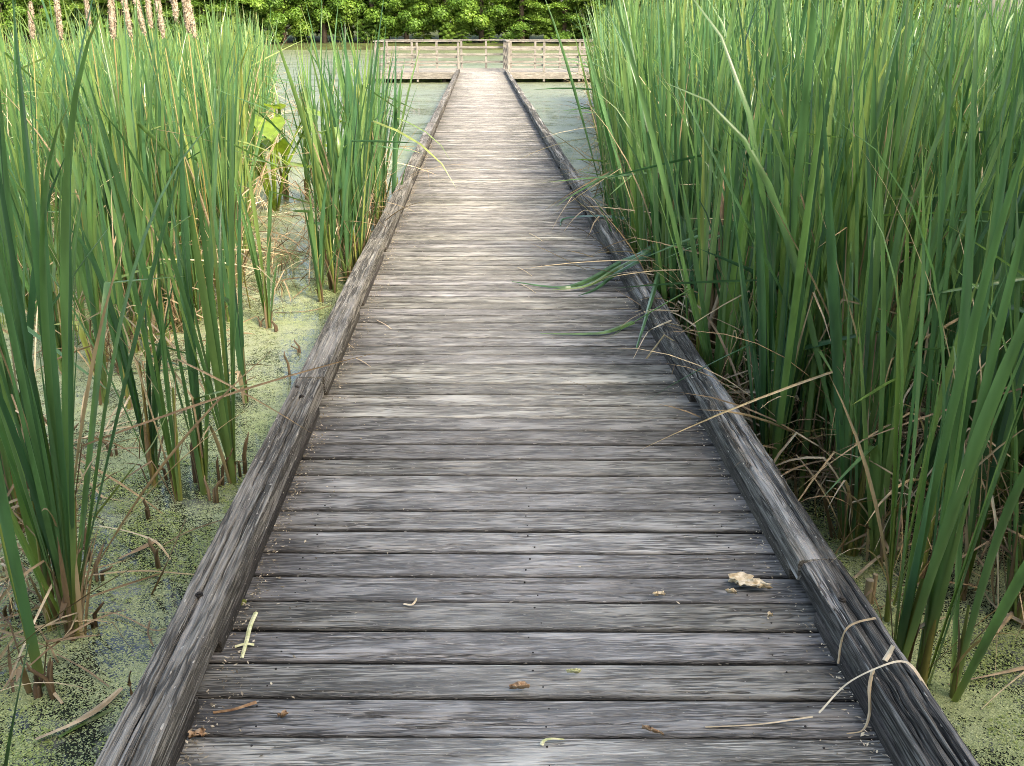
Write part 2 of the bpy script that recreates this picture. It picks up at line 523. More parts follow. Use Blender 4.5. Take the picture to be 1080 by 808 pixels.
Vs, Fs, Es, nb = [], [], [], 0
yc, i = -1.2, 0
nail_spots = []
while yc < END + .1:
    wid = .1310 + rng.uniform(-.002, .002)
    gap = rng.choice([.008, .009, .010, .012])
    d = yc
    if d > .9 and d < 3.4:
        nx, ny = 150, 46
    elif d > .9 and d < 5.5:
        nx, ny = 110, 22
    elif d < 12:
        nx, ny = 30, 8
    else:
        nx, ny = 8, 4
    x = np.linspace(XL - .15, XR + .15, nx)
    v = np.linspace(-1, 1, ny)
    X, Vv = np.meshgrid(x, v)
    v_w = Vv * wid / 2
    seed = 100 + i
    edgew = .0035 * (fbm(X * 5, Vv * 0 + i, seed) - .5) * np.abs(Vv) ** 6
    wob = .012 * (fbm(X * 2.2, Vv * 1.2, seed + 3) - .5)
    Z = .0014 * (fbm(X * 2.0, (v_w + wob) * 60, seed + 5, 2) - .5) * 2
    deep = np.clip(.30 - vnoise(X * 1.6 + 9, (v_w + wob) * 75, seed + 9), 0, 1)
    Z = Z - .005 * deep
    Z = Z - .006 * np.clip((np.abs(Vv) - .86) / .14, 0, 1) ** 2
    cup = rng.uniform(-.0012, .0018)
    Z = Z + cup * (Vv ** 2 - .5) + rng.uniform(-.0008, .0008) + rng.uniform(-.0007, .0007) * X
    if .9 < d < 5.5:                         # splits running some way along the board
        fine = d < 3.4
        for q in range(int(rng.integers(3, 8)) if fine else int(rng.integers(1, 3))):
            x0, ln, v0 = rng.uniform(-.75, .95), rng.uniform(.08, .7), rng.uniform(-.85, .85)
            vv0 = v0 + .22 * (fbm(X * 3.0, X * 0 + q, seed + 21 + q) - .5)
            wd_ = rng.uniform(.028, .05) if fine else .07
            Z = Z - rng.uniform(.004, .012) * np.exp(-((Vv - vv0) / wd_) ** 2) * np.clip(1 - np.abs((X - x0) / (ln / 2)), 0, 1) ** .4
    Y = yc + v_w + edgew + SKEW * (X - .11) + rng.uniform(-.003, .003) * X
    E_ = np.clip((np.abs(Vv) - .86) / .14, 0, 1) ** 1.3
    P = np.stack([X, Y, Z], -1)
    # skirt: the four sides down to the underside
    loop = np.concatenate([np.arange(nx), np.arange(1, ny) * nx + nx - 1, (ny - 1) * nx + np.arange(nx - 2, -1, -1), np.arange(ny - 2, 0, -1) * nx])
    Pt = P.reshape(-1, 3)
    Pb = Pt[loop].copy()
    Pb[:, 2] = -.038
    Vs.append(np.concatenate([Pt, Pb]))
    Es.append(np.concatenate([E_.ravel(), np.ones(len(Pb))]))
    Fs.append(grid_faces(ny, nx, nb))
    k = len(loop)
    b0 = nb + nx * ny
    a = loop + nb
    bb = b0 + np.arange(k)
    Fs.append(np.stack([a, bb, np.roll(bb, -1), np.roll(a, -1)], -1))
    nb += nx * ny + k
    if .9 < yc < 7:
        for xs in (-.56, .14, .79):
            for q in (-.035, .035):
                xx = xs + rng.uniform(-.022, .022)
                nail_spots.append((xx, yc + q + rng.uniform(-.006, .006) + SKEW * (xx - .11), rng.uniform(.0018, .0034)))
    yc += wid + gap
    i += 1
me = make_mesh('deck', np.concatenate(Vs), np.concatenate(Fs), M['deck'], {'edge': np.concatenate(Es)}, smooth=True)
me.set_sharp_from_angle(angle=R(55))
link('deck', me, bw)
# nail heads let into the boards
nl = MB()
nl.tube([(0, 0, -.004), (0, 0, .0005)], [1.0, 1.0], 10)
nv = np.array(nl.V); nv[:, 2] /= 1.0
nail_me = make_mesh('nail', nv, nl.F, M['nail'])
for k, (x, y, r) in enumerate(nail_spots[:100]):
    o = link('nail', nail_me, bw, loc=(x, y, .0008), scale=(r, r, 1))


def timber(side, y0, y1, detail, cracks, seed, dx=0.0, slope=0.0):
    """one kerb timber, checked and worn"""
    kh = KHL if side < 0 else KHR
    xc = (XL - KW / 2 - .004) if side < 0 else (XR + KW / 2 + .004)
    w, z0, z1 = KW, .032, kh
    h = z1 - z0
    nu = {2: 132, 1: 56, 0: 24}[detail]
    ns = max(6, int((y1 - y0) / {2: .009, 1: .03, 0: .2}[detail]))
    # rounded rectangle in section; u measured round it in metres, starting under the inner edge
    r = .005 if side < 0 else .007
    cor = [(-w / 2, 0), (-w / 2, h), (w / 2, h), (w / 2, 0)]
    per, out = [], []
    path = []
    segs = [((-w / 2, 0), (-w / 2, h - r)), ((-w / 2 + r, h), (w / 2 - r, h)), ((w / 2, h - r), (w / 2, 0))]
    pts = []
    for (ax, az), (bx, bz) in segs:
        L = math.hypot(bx - ax, bz - az)
        m = max(2, int(nu * L / (w + 2 * h)))
        for q in np.linspace(0, 1, m):
            pts.append((ax + (bx - ax) * q, az + (bz - az) * q))
        if (bx, bz) == (-w / 2, h - r):
            pts += [(-w / 2 + r - r * math.cos(a), h - r + r * math.sin(a)) for a in np.linspace(0, math.pi / 2, 5)[1:-1]]
        if (bx, bz) == (w / 2 - r, h):
            pts += [(w / 2 - r + r * math.sin(a), h - r + r * math.cos(a)) for a in np.linspace(0, math.pi / 2, 5)[1:-1]]
    pts = np.array(pts)
    dif = np.linalg.norm(np.diff(pts, axis=0), axis=1)
    u = np.concatenate([[0], np.cumsum(dif)])
    tang = np.gradient(pts, axis=0)
    nrm = np.stack([-tang[:, 1], tang[:, 0]], -1)
    nrm /= np.linalg.norm(nrm, axis=1)[:, None] + 1e-9      # outward
    y = np.linspace(y0, y1, ns)
    Yg, Ug = np.meshgrid(y, u, indexing='ij')
    wob = .02 * (fbm(Yg * 1.5, Ug * 6, seed) - .5)
    disp = .004 * (fbm(Yg * 3.5, (Ug + wob) * 110, seed + 1, 3) - .5) * 2 + .003 * (fbm(Yg * 26, Ug * 60, seed + 15, 2) - .5)
    disp = disp + .005 * (fbm(Yg * 1.1, Ug * 7, seed + 2, 2) - .5)
    rid = np.clip(.34 - vnoise(Yg * 1.4, (Ug + wob) * 55, seed + 4), 0, 1)
    disp = disp - .026 * rid * (.4 if side < 0 else .9)
    top0, topw = h + r * .57, w - 2 * r
    for (f0, ya, yb, depth, wd) in cracks:     # a check at f0 across the top, from ya to yb
        uc = top0 + f0 * topw + .016 * (fbm(Yg * 2.0, Yg * 0 + f0 * 9, seed + 31) - .5) + .006 * (vnoise(Yg * 14, Yg * 0, seed + 5) - .5)
        ends = np.clip((Yg - ya) / .12, 0, 1) * np.clip((yb - Yg) / .12, 0, 1)
        disp = disp - depth * np.exp(-((Ug - uc) / wd) ** 2) * ends
    if side > 0 and detail == 2:               # the arris facing the deck is broken away in chips
        mapped_u = top0 + .0
        isinner = np.exp(-((Ug - (u[-1] - top0 if False else top0)) / .022) ** 2)
        chip = np.clip(fbm(Yg * 3.1, Yg * 0 + 3, seed + 7) - .42, 0, 1)
        chip = np.clip(chip * 8, 0, 1)
        disp = disp - .015 * isinner * chip
    PX = pts[None, :, 0] + nrm[None, :, 0] * disp
    PZ = pts[None, :, 1] + nrm[None, :, 1] * disp
    if side < 0:
        PX = -PX                                # the inner face looks to the deck
    bow = .006 * np.sin((Yg - y0) / (y1 - y0) * math.pi) * rng.uniform(-1, 1)
    P = np.stack([PX + xc + dx + bow + slope * (Yg - (y0 + y1) / 2), Yg, PZ + z0], -1)
    n, m = len(y), len(u)
    F = grid_faces(n, m, 0)
    V = P.reshape(-1, 3)
    capA = np.arange(m)
    capB = (n - 1) * m + np.arange(m)
    idx = np.arange(n) * m
    under = np.stack([idx[:-1], idx[:-1] + m - 1, idx[1:] + m - 1, idx[1:]], -1)
    FF = [tuple(f) for f in F] + [tuple(f) for f in under] + [tuple(capA), tuple(capB[::-1])]
    me = make_mesh('kerb_timber', V, FF, M['kerb_left'] if side < 0 else M['kerb_right'], smooth=True)
    me.set_sharp_from_angle(angle=R(50))
    return me


joints_l = [-1.2, .2, 4.02, 7.0, 10.1, 13.1, 16.2, 19.2, 22.3, 25.3, 28.4, 31.4, END - .05]
joints_r = [-1.2, -.6, 2.42, 5.35, 8.4, 11.4, 14.5, 17.5, 20.6, 23.6, 26.7, 29.8, 32.9, END - .05]
cr_l = [(.62, .9, 2.75, .022, .0032), (.40, 1.2, 1.9, .016, .0024), (.30, 2.2, 3.6, .016, .0026), (.72, 2.9, 3.9, .018, .003), (.5, 1.35, 1.75, .02, .003), (.18, .9, 1.5, .012, .002), (.55, 3.3, 3.95, .014, .0025)]
cr_r = [(.55, .8, 2.3, .022, .004), (.36, 1.2, 2.0, .016, .003), (.75, 1.0, 1.8, .018, .0035), (.25, 1.4, 2.4, .014, .003), (.66, 2.5, 4.2, .016, .003), (.35, 3.0, 5.2, .015, .003), (.15, .8, 1.4, .016, .003), (.85, 1.5, 2.4, .014, .003)]
for side, joints, crs in ((-1, joints_l, cr_l), (1, joints_r, cr_r)):
    for k in range(len(joints) - 1):
        y0, y1 = joints[k] + .004, joints[k + 1] - .004
        det = 2 if (y1 > .8 and y0 < 5.2) else (1 if y0 < 12 else 0)
        if det < 2:
            crs_k = [(rng.uniform(.2, .8), y0 + .2, y0 + rng.uniform(.8, 2.5), .012, .006)] if det else []
        else:
            crs_k = [c for c in crs if c[1] < y1 and c[2] > y0]
        lab = None
        me = timber(side, y0, y1, det, crs_k, 40 + k * 7 + (side > 0) * 200, dx=rng.uniform(-.006, .006), slope=rng.uniform(-.002, .002))
        link('kerb_timber', me, bw, label='blackened kerb timber with silvery split grain' if side > 0 else 'grey kerb timber with long drying cracks')
        # spacer blocks under each timber, leaving drain gaps
        n = 2 if y1 - y0 > 2 else 1
        for q in range(n):
            a = y0 + .06 + q * (y1 - y0) / n
            b = y0 + (q + 1) * (y1 - y0) / n - .16
            m = MB()
            xc = (XL - KW / 2 + .002) if side < 0 else (XR + KW / 2 - .002)
            m.box((xc, (a + b) / 2, .0155), (KW - .004, b - a, .038), 0, .003)
            m.build('spacer_block', M['block'], bw)
# joists, cross beams and piles under the deck
for xs in (XL - .06, .14, XR + .06):
    m = MB(); m.box((xs, END / 2 - .6, -.13), (.06, END + 1, .18)); m.build('joist', M['under'], bw)
for y in np.arange(.3, END, 3.05):
    m = MB(); m.box((.11, y, -.27), (1.8, .09, .10)); m.build('cross_beam', M['under'], bw)
    for xs in (-.64, .86):
        m = MB(); m.tube([(xs, y + .16, -1.6), (xs, y + .16, -.225)], .09, 10); m.build('pile', M['under'], bw)

# bolt heads on the kerbs
for (px, py, kh) in ((210, 627, KHL), (313, 408, KHL), (318, 418, KHL), (888, 632, KHR)):
    p = world(px, py, kh)
    m = MB(); m.tube([(p[0], p[1], kh - .012), (p[0], p[1], kh + .0015)], .011, 12)
    m.tube([(p[0], p[1], kh + .001), (p[0], p[1], kh + .006)], .006, 8)
    m.build('bolt', M['nail'], bw)

# ------------------------------------------------------------------ viewing platform at the end
pl = thing('viewing_platform', 'pale railed timber viewing platform at the far end of the boardwalk', 'platform', (0, END, 0))
PX0, PX1, PY0, PY1 = -3.85, 6.4, 0.0, 3.6
m = MB()
y = PY0 + .07
while y < PY1:
    m.box(((PX0 + PX1) / 2, y, -.021), (PX1 - PX0, .134, .04), 0, .004)
    y += .141
m.build('platform_deck', M['rail'], pl)
m = MB(); m.box(((PX0 + PX1) / 2, PY0 - .002, -.12), (PX1 - PX0, .045, .24)); m.build('rim_joist', M['rail'], pl)
m = MB(); m.box(((PX0 + PX1) / 2, PY1 + .03, -.14), (PX1 - PX0, .045, .19)); m.build('rim_joist', M['rail'], pl)
for sx in (PX0 - .02, PX1 + .02):
    m = MB(); m.box((sx, (PY0 + PY1) / 2, -.17), (.04, PY1 - PY0, .25)); m.build('rim_joist', M['under'], pl)
for x in np.arange(PX0 + .3, PX1, 2.25):
    for y in (.25, PY1 - .25):
        m = MB(); m.tube([(x, y, -1.7), (x, y, -.05)], .11, 10); m.build('pile', M['under'], pl)


def railing(p, q, npost, label):
    rl = link('railing', None, pl, label=label)
    p, q = np.array(p), np.array(q)
    d = (q - p) / np.linalg.norm(q - p)
    nrm = np.array([-d[1], d[0]])
    for s in np.linspace(0, 1, npost):
        c = p + (q - p) * s
        m = MB(); m.box((c[0], c[1], .36), (.085, .085, 1.39), math.atan2(d[1], d[0]), .006); m.build('post', M['post'], rl)
    for z, hh in ((.24, .095), (.52, .095), (.80, .095)):
        m = MB()
        a, b = p - d * .02 + nrm * .061, q + d * .02 + nrm * .061
        m.bar((a[0], a[1], z + rng.uniform(-.012, .012)), (b[0], b[1], z + rng.uniform(-.012, .012)), .035, hh * .85)
        m.build('rail', M['rail'], rl)
    m = MB()
    m.bar((*(p - d * .08), 1.078), (*(q + d * .08), 1.078), .14, .038)
    m.build('cap_rail', M['rail'], rl)


railing((PX0 + .05, .05), (-.77, .05), 3, None)
railing((1.09, .05), (PX1 - .05, .05), 5, None)
railing((PX1 - .05, .25), (PX1 - .05, PY1 - .2), 2, None)
railing((PX0 + .05, PY1 - .2), (PX0 + .05, .25), 2, None)
railing((PX1 - .15, PY1 - .03), (PX0 + .15, PY1 - .03), 11, None)
railing((1.01, PY1 - .25), (1.07, .3), 3, None)

# ------------------------------------------------------------------ leaves
def ribbons(base, az, L, Wd, lean, bend, pw, twist, kink, kang, tint, seg=9, a0=0.0):
    """many strap leaves in one go; returns V, F, tint, along"""
    n = len(L)
    s = np.linspace(0, 1, seg + 1)[None, :]
    sm = (s[:, 1:] + s[:, :-1]) / 2
    th = lean[:, None] + bend[:, None] * sm ** pw[:, None] + kang[:, None] * (sm > kink[:, None])
    st = L[:, None] / seg
    rr = np.concatenate([np.zeros((n, 1)), np.cumsum(np.sin(th) * st, 1)], 1)
    zz = np.concatenate([np.zeros((n, 1)), np.cumsum(np.cos(th) * st, 1)], 1)
    thv = np.concatenate([th[:, :1], (th[:, 1:] + th[:, :-1]) / 2, th[:, -1:]], 1)
    ca, sa = np.cos(az)[:, None], np.sin(az)[:, None]
    C = np.stack([base[:, 0:1] + ca * rr, base[:, 1:2] + sa * rr, base[:, 2:3] + zz], -1)
    nr = np.stack([ca * np.cos(thv), sa * np.cos(thv), -np.sin(thv)], -1)
    sd = np.stack([-sa + 0 * thv, ca + 0 * thv, 0 * thv], -1)
    tw = (twist[:, None] * s)[..., None]
    wv = np.cos(tw) * sd + np.sin(tw) * nr
    nv = -np.sin(tw) * sd + np.cos(tw) * nr
    prof = np.clip(.62 + .5 * s, 0, 1) * np.clip((1 - s) / .42, 0, 1) ** .75
    hw = (Wd[:, None] * prof / 2)[..., None]
    V = np.stack([C - wv * hw, C + nv * hw * .5, C + wv * hw], 2)          # n, seg+1, 3, 3
    i = np.arange(n * (seg + 1) * 3).reshape(n, seg + 1, 3)
    F = np.stack([i[:, :-1, :-1], i[:, :-1, 1:], i[:, 1:, 1:], i[:, 1:, :-1]], -1).reshape(-1, 4)
    t = np.broadcast_to(tint[:, None, None], (n, seg + 1, 3))
    al = np.broadcast_to((a0 + (1 - a0) * s)[:, :, None], (n, seg + 1, 3))
    return V.reshape(-1, 3), F, t.ravel(), al.ravel()


U = rng.uniform


def shoot_params(n, hgt, spread, base_r, centers, tint0, wmul=1.0, short=.35):
    """green leaves of a few shoots: flat fans from each base"""
    k = len(centers)
    own = rng.integers(0, k, n)
    fan = U(0, math.pi, k)[own]                       # leaves of a shoot stand in two ranks
    az = fan + math.pi * rng.integers(0, 2, n) + rng.normal(0, .35, n)
    base = np.zeros((n, 3))
    base[:, :2] = np.array(centers)[own] + base_r * np.stack([np.cos(az), np.sin(az)], -1) * U(.2, 1, (n, 1))
    base[:, 2] = U(-.1, .12, n)
    L = hgt * np.where(rng.random(n) < short, U(.35, .75, n), U(.7, 1.04, n))
    Wd = U(.021, .043, n) * wmul
    lean = np.abs(rng.normal(.03, spread * .95, n)) + .01
    nod = rng.random(n) < .16
    bend = np.abs(rng.normal(.10, spread, n)) + np.where(nod, U(.3, 1.0, n), 0)
    pw = np.where(nod, U(3, 6, n), U(1.6, 3.2, n))
    twist = rng.normal(0, 1.1, n)
    kink = np.where(rng.random(n) < .09, U(.55, .85, n), 2.0)
    kang = U(.9, 2.1, n)
    tint = np.clip(tint0 + rng.normal(0, .25, n), 0, 1)
    return [base, az, L, Wd, lean, bend, pw, twist, kink, kang, tint]


def dead_params(n, hgt, centers):
    base = np.zeros((n, 3))
    base[:, :2] = np.array(centers)[rng.integers(0, len(centers), n)] + rng.normal(0, .015, (n, 2))
    base[:, 2] = U(.0, .25, n)
    az = U(0, 2 * math.pi, n)
    L = hgt * U(.2, .6, n)
    tall = rng.random(n) < .3
    L = np.where(tall, hgt * U(.5, .8, n), L)
    lean = np.where(tall, U(.05, .3, n), U(.15, .9, n))
    bend = np.where(tall, U(.1, .6, n), U(.3, 1.5, n))
    kink = np.where(rng.random(n) < .5, U(.25, .75, n), 2.0)
    return [base, az, L, U(.006, .014, n), lean, bend, U(1, 2.2, n), rng.normal(0, 1.6, n), kink, U(.8, 2.0, n), np.clip(rng.normal(.5, .25, n), 0, 1)]


def sheath_mesh(centers, hts, rad):
    V, T, A, F = [], [], [], []
    for (cx, cy), h in zip(centers, hts):
        f = U(0, math.pi)
        tilt = rng.normal(0, .05, 2)
        tt = U(0, 1)
        b = len(V)
        for k, s in enumerate((0, .15, .4, .7, 1)):
            r = rad * (.8, .8, .66, .5, .3)[k]
            for q in range(8):
                a = 2 * math.pi * q / 8
                x, y = r * math.cos(a), r * .62 * math.sin(a)
                V.append((cx + x * math.cos(f) - y * math.sin(f) + tilt[0] * h * s, cy + x * math.sin(f) + y * math.cos(f) + tilt[1] * h * s, -.12 + (h + .12) * s))
                T.append(tt); A.append(s)
        for k in range(4):
            for q in range(8):
                F.append((b + k * 8 + q, b + k * 8 + (q + 1) % 8, b + k * 8 + 8 + (q + 1) % 8, b + k * 8 + 8 + q))
    return make_mesh('sheath', V, np.array(F), M['sheath'], {'tint': T, 'along': A}, True)


def make_variant(nshoot, nleaf, hgt, spread, ndead, tint0, wide=.07, seg=10, rad=.021, wmul=1.0, short=.35, nsheath=5):
    hgt *= .89
    cen = [(0, 0)] + [(rng.normal(0, wide), rng.normal(0, wide)) for _ in range(nshoot - 1)]
    p = shoot_params(nleaf, hgt, spread, .012, cen, tint0, wmul, short)
    V, F, T, A = ribbons(*p, seg=seg)
    me = make_mesh('leaves', V, F, M['reed'], {'tint': T, 'along': A}, True)
    sh = sheath_mesh(cen, U(.32, .6, nshoot), rad)
    dm = None
    if ndead:
        D = dead_params(ndead + nsheath * nshoot, hgt, cen)
        k = np.arange(ndead, ndead + nsheath * nshoot)      # old sheaths still hugging the foot of the shoot
        D[2][k], D[3][k], D[4][k], D[5][k] = U(.18, .55, len(k)), U(.014, .028, len(k)), np.abs(rng.normal(.02, .12, len(k))), U(0, .5, len(k))
        D[0][k, 2], D[8][k], D[7][k] = -.05, np.where(rng.random(len(k)) < .4, U(.5, .8, len(k)), 2), rng.normal(0, .4, len(k))
        D[10][k] = np.clip(rng.normal(.25, .2, len(k)), 0, 1)
        V, F, T, A = ribbons(*D, seg=9)
        dm = make_mesh('withered_leaves', V, F, M['dead'], {'tint': T, 'along': A}, True)
    return me, sh, dm


def plant(var, x, y, label, group=None, rz=None, sc=1.0, name='cattail_plant', tilt=(0, 0)):
    o = thing(name, label, 'cattail', (x, y, WATER), U(0, 6.28) if rz is None else rz, group, sc)
    o.rotation_euler = (tilt[0], tilt[1], o.rotation_euler[2])
    for nm, me in zip(('leaves', 'sheath', 'withered_leaves'), var):
        if me is not None:
            link(nm, me, o)
    return o


V_BED = [make_variant(rng.integers(1, 3), int(rng.integers(7, 11)), U(2.1, 2.75), U(.09, .18), int(rng.integers(3, 8)), U(.1, .6)) for _ in range(18)]
V_LEFT = [make_variant(rng.integers(1, 3), int(rng.integers(6, 10)), U(1.8, 2.45), U(.07, .13), int(rng.integers(2, 6)), U(.25, .6)) for _ in range(12)]

# --- single plants on the open-water side, each where it stands
big = make_variant(6, 44, 2.5, .13, 14, .5, .045, 14, .024, .8)
rng.bit_generator.state = np.random.default_rng(5).bit_generator.state
p = world(76, 662, WATER)
plant(big, p[0], p[1], 'biggest cattail clump in the duckweed, thick ribbed stalks and broad blades fanning high', rz=.6, tilt=(0, .05))
# a few broad blades of its own lean in towards the kerb
hero = [
    (44, 722, dict(nshoot=1, nleaf=5, hgt=1.5, spread=.08, ndead=2, tint0=.45), 'thin young cattail shoot standing just in front of the biggest clump'),
    (163, 512, dict(nshoot=1, nleaf=9, hgt=1.35, spread=.14, ndead=4, tint0=.3), 'short fan-shaped cattail on a blackened stalk behind the biggest clump'),
    (216, 520, dict(nshoot=2, nleaf=10, hgt=2.0, spread=.12, ndead=4, tint0=.3), 'cattail with one yellow-edged blade sticking out sideways, close to the kerb'),
    (247, 508, dict(nshoot=1, nleaf=9, hgt=1.95, spread=.10, ndead=3, tint0=.35), 'upright cattail on a single pale green stalk touching the cracked kerb'),
    (259, 424, dict(nshoot=1, nleaf=6, hgt=1.7, spread=.08, ndead=3, tint0=.5), 'slender cattail with a yellow-green stalk, second row behind the kerb pair'),
    (284, 346, dict(nshoot=1, nleaf=7, hgt=1.6, spread=.08, ndead=2, tint0=.55), 'lone cattail on a short brown-footed stub amid open pale scum'),
    (137, 430, dict(nshoot=1, nleaf=7, hgt=1.75, spread=.09, ndead=4, tint0=.4), 'cattail with pale stalk beside the curled straw-coloured leaves'),
    (112, 425, dict(nshoot=1, nleaf=6, hgt=1.7, spread=.09, ndead=4, tint0=.5), 'cattail with a straw-yellow sheath standing in front of the far reed bed'),
    (20, 560, dict(nshoot=2, nleaf=10, hgt=2.1, spread=.1, ndead=6, tint0=.3), 'cattail at the picture edge with many withered leaves at its foot'),
    (-30, 640, dict(nshoot=2, nleaf=10, hgt=2.2, spread=.1, ndead=6, tint0=.3), 'cattail half out of view beside the biggest clump'),
    (40, 470, dict(nshoot=2, nleaf=12, hgt=2.1, spread=.1, ndead=4, tint0=.35), 'dense green cattail directly behind the biggest clump'),
    (338, 318, dict(nshoot=1, nleaf=9, hgt=1.5, spread=.22, ndead=1, tint0=.35), 'low cattail with outward arching blades right against the kerb'),
    (353, 308, dict(nshoot=2, nleaf=10, hgt=1.9, spread=.10, ndead=2, tint0=.4), 'first tall cattail of the small island beside the kerb'),
    (404, 212, dict(nshoot=2, nleaf=13, hgt=2.1, spread=.15, ndead=3, tint0=.4), 'cattail at the far tip of the small island, blades leaning over the kerb'),
]
for px, py, kw, lab in hero:
    p = world(px, py, WATER)
    rng.bit_generator.state = np.random.default_rng(int(px * 7 + py)).bit_generator.state
    plant(make_variant(short=.2, nsheath=3, **kw), p[0], p[1], lab)

# --- island of cattails beside the kerb
G_IS = 'cattails of the small island beside the kerb'
for k in range(32):
    y = U(7.2, 11.8)
    x = -1.0 - abs(rng.normal(0, .5)) * (.5 + .5 * (y - 7) / 4)
    plant(V_LEFT[k % 12], x, y, 'green cattail in the small island growing alongside the kerb', G_IS, sc=U(.95, 1.18), tilt=(rng.normal(0, .04), rng.normal(.02, .05)))

# --- far bed on the open-water side
def channel(x, y):
    """the strip of open water between the bed and the island"""
    return (np.abs(x + .197 * (y + .6)) < .030 * (y + .6)) & (y < 12.6)


G_LB = 'cattails along the front of the sunlit bed across the open water'


def left_edge(y):
    return -1.50 - .185 * (y - 5.4)


nl_ = 0
while nl_ < 56:
    y = U(5.0, 10)
    x = left_edge(y) - abs(rng.normal(0, .9)) - (0.5 if y < 6 else 0) * rng.random()
    if y < 5.8 and x > -2.1 or channel(x, y):
        continue
    plant(V_LEFT[int(rng.integers(0, 12))], x, y, 'tall sunlit cattail at the front of the bed across the open water', G_LB, sc=U(.9, 1.12), tilt=tuple(rng.normal(0, .04, 2)))
    nl_ += 1

# --- dense stand on the other side
G_K = 'cattails growing hard against the dark kerb'
G_R = 'cattails in the dense shaded stand beside the dark kerb'
right_hero = [
    (972, 722, dict(nshoot=3, nleaf=15, hgt=2.2, spread=.07, ndead=2, tint0=.42, rad=.024, wide=.03), 'foremost green cattail rising from duckweed next to the draped straw leaf', .5),
    (938, 655, dict(nshoot=1, nleaf=5, hgt=1.7, spread=.06, ndead=2, tint0=.45), 'thin cattail stalk alone in the duckweed behind the foremost cattail', None),
    (1005, 735, dict(nshoot=1, nleaf=3, hgt=1.5, spread=.3, ndead=1, tint0=.6), 'leaning bronze-edged cattail shoot beside the foremost cattail', None),
    (893, 585, dict(nshoot=2, nleaf=10, hgt=2.1, spread=.09, ndead=5, tint0=.3), 'cattail with brown withered sheaths, just behind the thin lone stalk', None),
    (832, 498, dict(nshoot=2, nleaf=13, hgt=2.2, spread=.1, ndead=3, tint0=.4), 'bright fan of cattail blades leaning off the dark kerb corner', None),
    (870, 525, dict(nshoot=2, nleaf=12, hgt=2.3, spread=.1, ndead=5, tint0=.25), 'dark green cattail with folded blade, second in from the dark kerb', None),
    (776, 428, dict(nshoot=2, nleaf=11, hgt=2.0, spread=.09, ndead=2, tint0=.4), 'cattail beside the standing bundle of dead stalks', None),
]
for px, py, kw, lab, rz in right_hero:
    p = world(px, py, WATER)
    rng.bit_generator.state = np.random.default_rng(int(px * 5 + py)).bit_generator.state
    plant(make_variant(short=.15, nsheath=2, **kw), p[0], p[1], lab, rz=rz)


def bed_x(y):
    """edge of the dense stand"""
    return np.where(y < 8.0, 1.14, 1.14 + .112 * (y - 8.0))


spots = []
while len(spots) < 175:
    y = U(2.6, 9.5)
    lo = (.03 + float(bed_x(y))) if y > 3.5 else 1.17 + (3.5 - y) * .85
    x = lo + abs(rng.normal(0, .9))
    if x > 4.2:
        continue
    if len(spots) and min((a - x) ** 2 + (b - y) ** 2 for a, b in spots) < .10 ** 2:
        continue
    spots.append((x, y))
for k, (x, y) in enumerate(spots):
    hard = x < 1.5
    plant(V_BED[k % 18], x, y, 'green cattail growing hard against the dark kerb' if hard else 'tall green cattail inside the dense stand beyond the dark kerb',
          G_K if hard else G_R, sc=U(.66, .98) if hard else U(.82, 1.08), tilt=(rng.normal(0, .07), rng.normal(-.01 if hard else 0, .07)))


# --- the rest of both stands, past counting
def bulk(name, xs, ys, per, hlo, hhi, tint0, spread, label, seg=7, dead=.35, wide=1.0, mat=None):
    n = len(xs) * per
    cen = np.stack([xs, ys], -1)
    own = np.repeat(np.arange(len(xs)), per)
    tn = (tint0 + rng.normal(0, .16, len(xs)))[own]
    base = np.zeros((n, 3))
    az = U(0, 6.283, n)
    base[:, :2] = cen[own] + .02 * np.stack([np.cos(az), np.sin(az)], -1)
    base[:, 2] = WATER + U(-.1, .15, n)
    hg = .89 * U(hlo, hhi, len(xs))[own]
    P = [base, az, hg * np.where(rng.random(n) < .3, U(.35, .7, n), U(.65, 1.04, n)), U(.022, .042, n) * wide, np.abs(rng.normal(.03, spread * 1.0, n)) + .01, np.abs(rng.normal(.09, spread, n)) + np.where(rng.random(n) < .14, U(.2, .9, n), 0), U(1.8, 4.5, n),
         rng.normal(0, 1.1, n), np.where(rng.random(n) < .09, U(.5, .85, n), 2.0), U(.9, 2.1, n), np.clip(tn + rng.normal(0, .17, n), 0, 1)]
    V1, F1, T1, A1 = ribbons(*P, seg=seg)
    nd = int(n * dead)
    o2 = rng.integers(0, len(xs), nd)
    D = dead_params(nd, 2.3, [(0, 0)])
    D[0][:, :2] += cen[o2]
    D[0][:, 2] += WATER
    V2, F2, T2, A2 = ribbons(*D, seg=7)
    me = make_mesh(name, np.concatenate([V1, V2]), np.concatenate([F1, F2 + len(V1)]), [M['reed'], M['dead']],
                   {'tint': np.concatenate([T1, T2]), 'along': np.concatenate([A1, A2])}, True, np.concatenate([np.zeros(len(F1)), np.ones(len(F2))]))
    link(name, me, None, label, 'reeds', None, 'stuff')


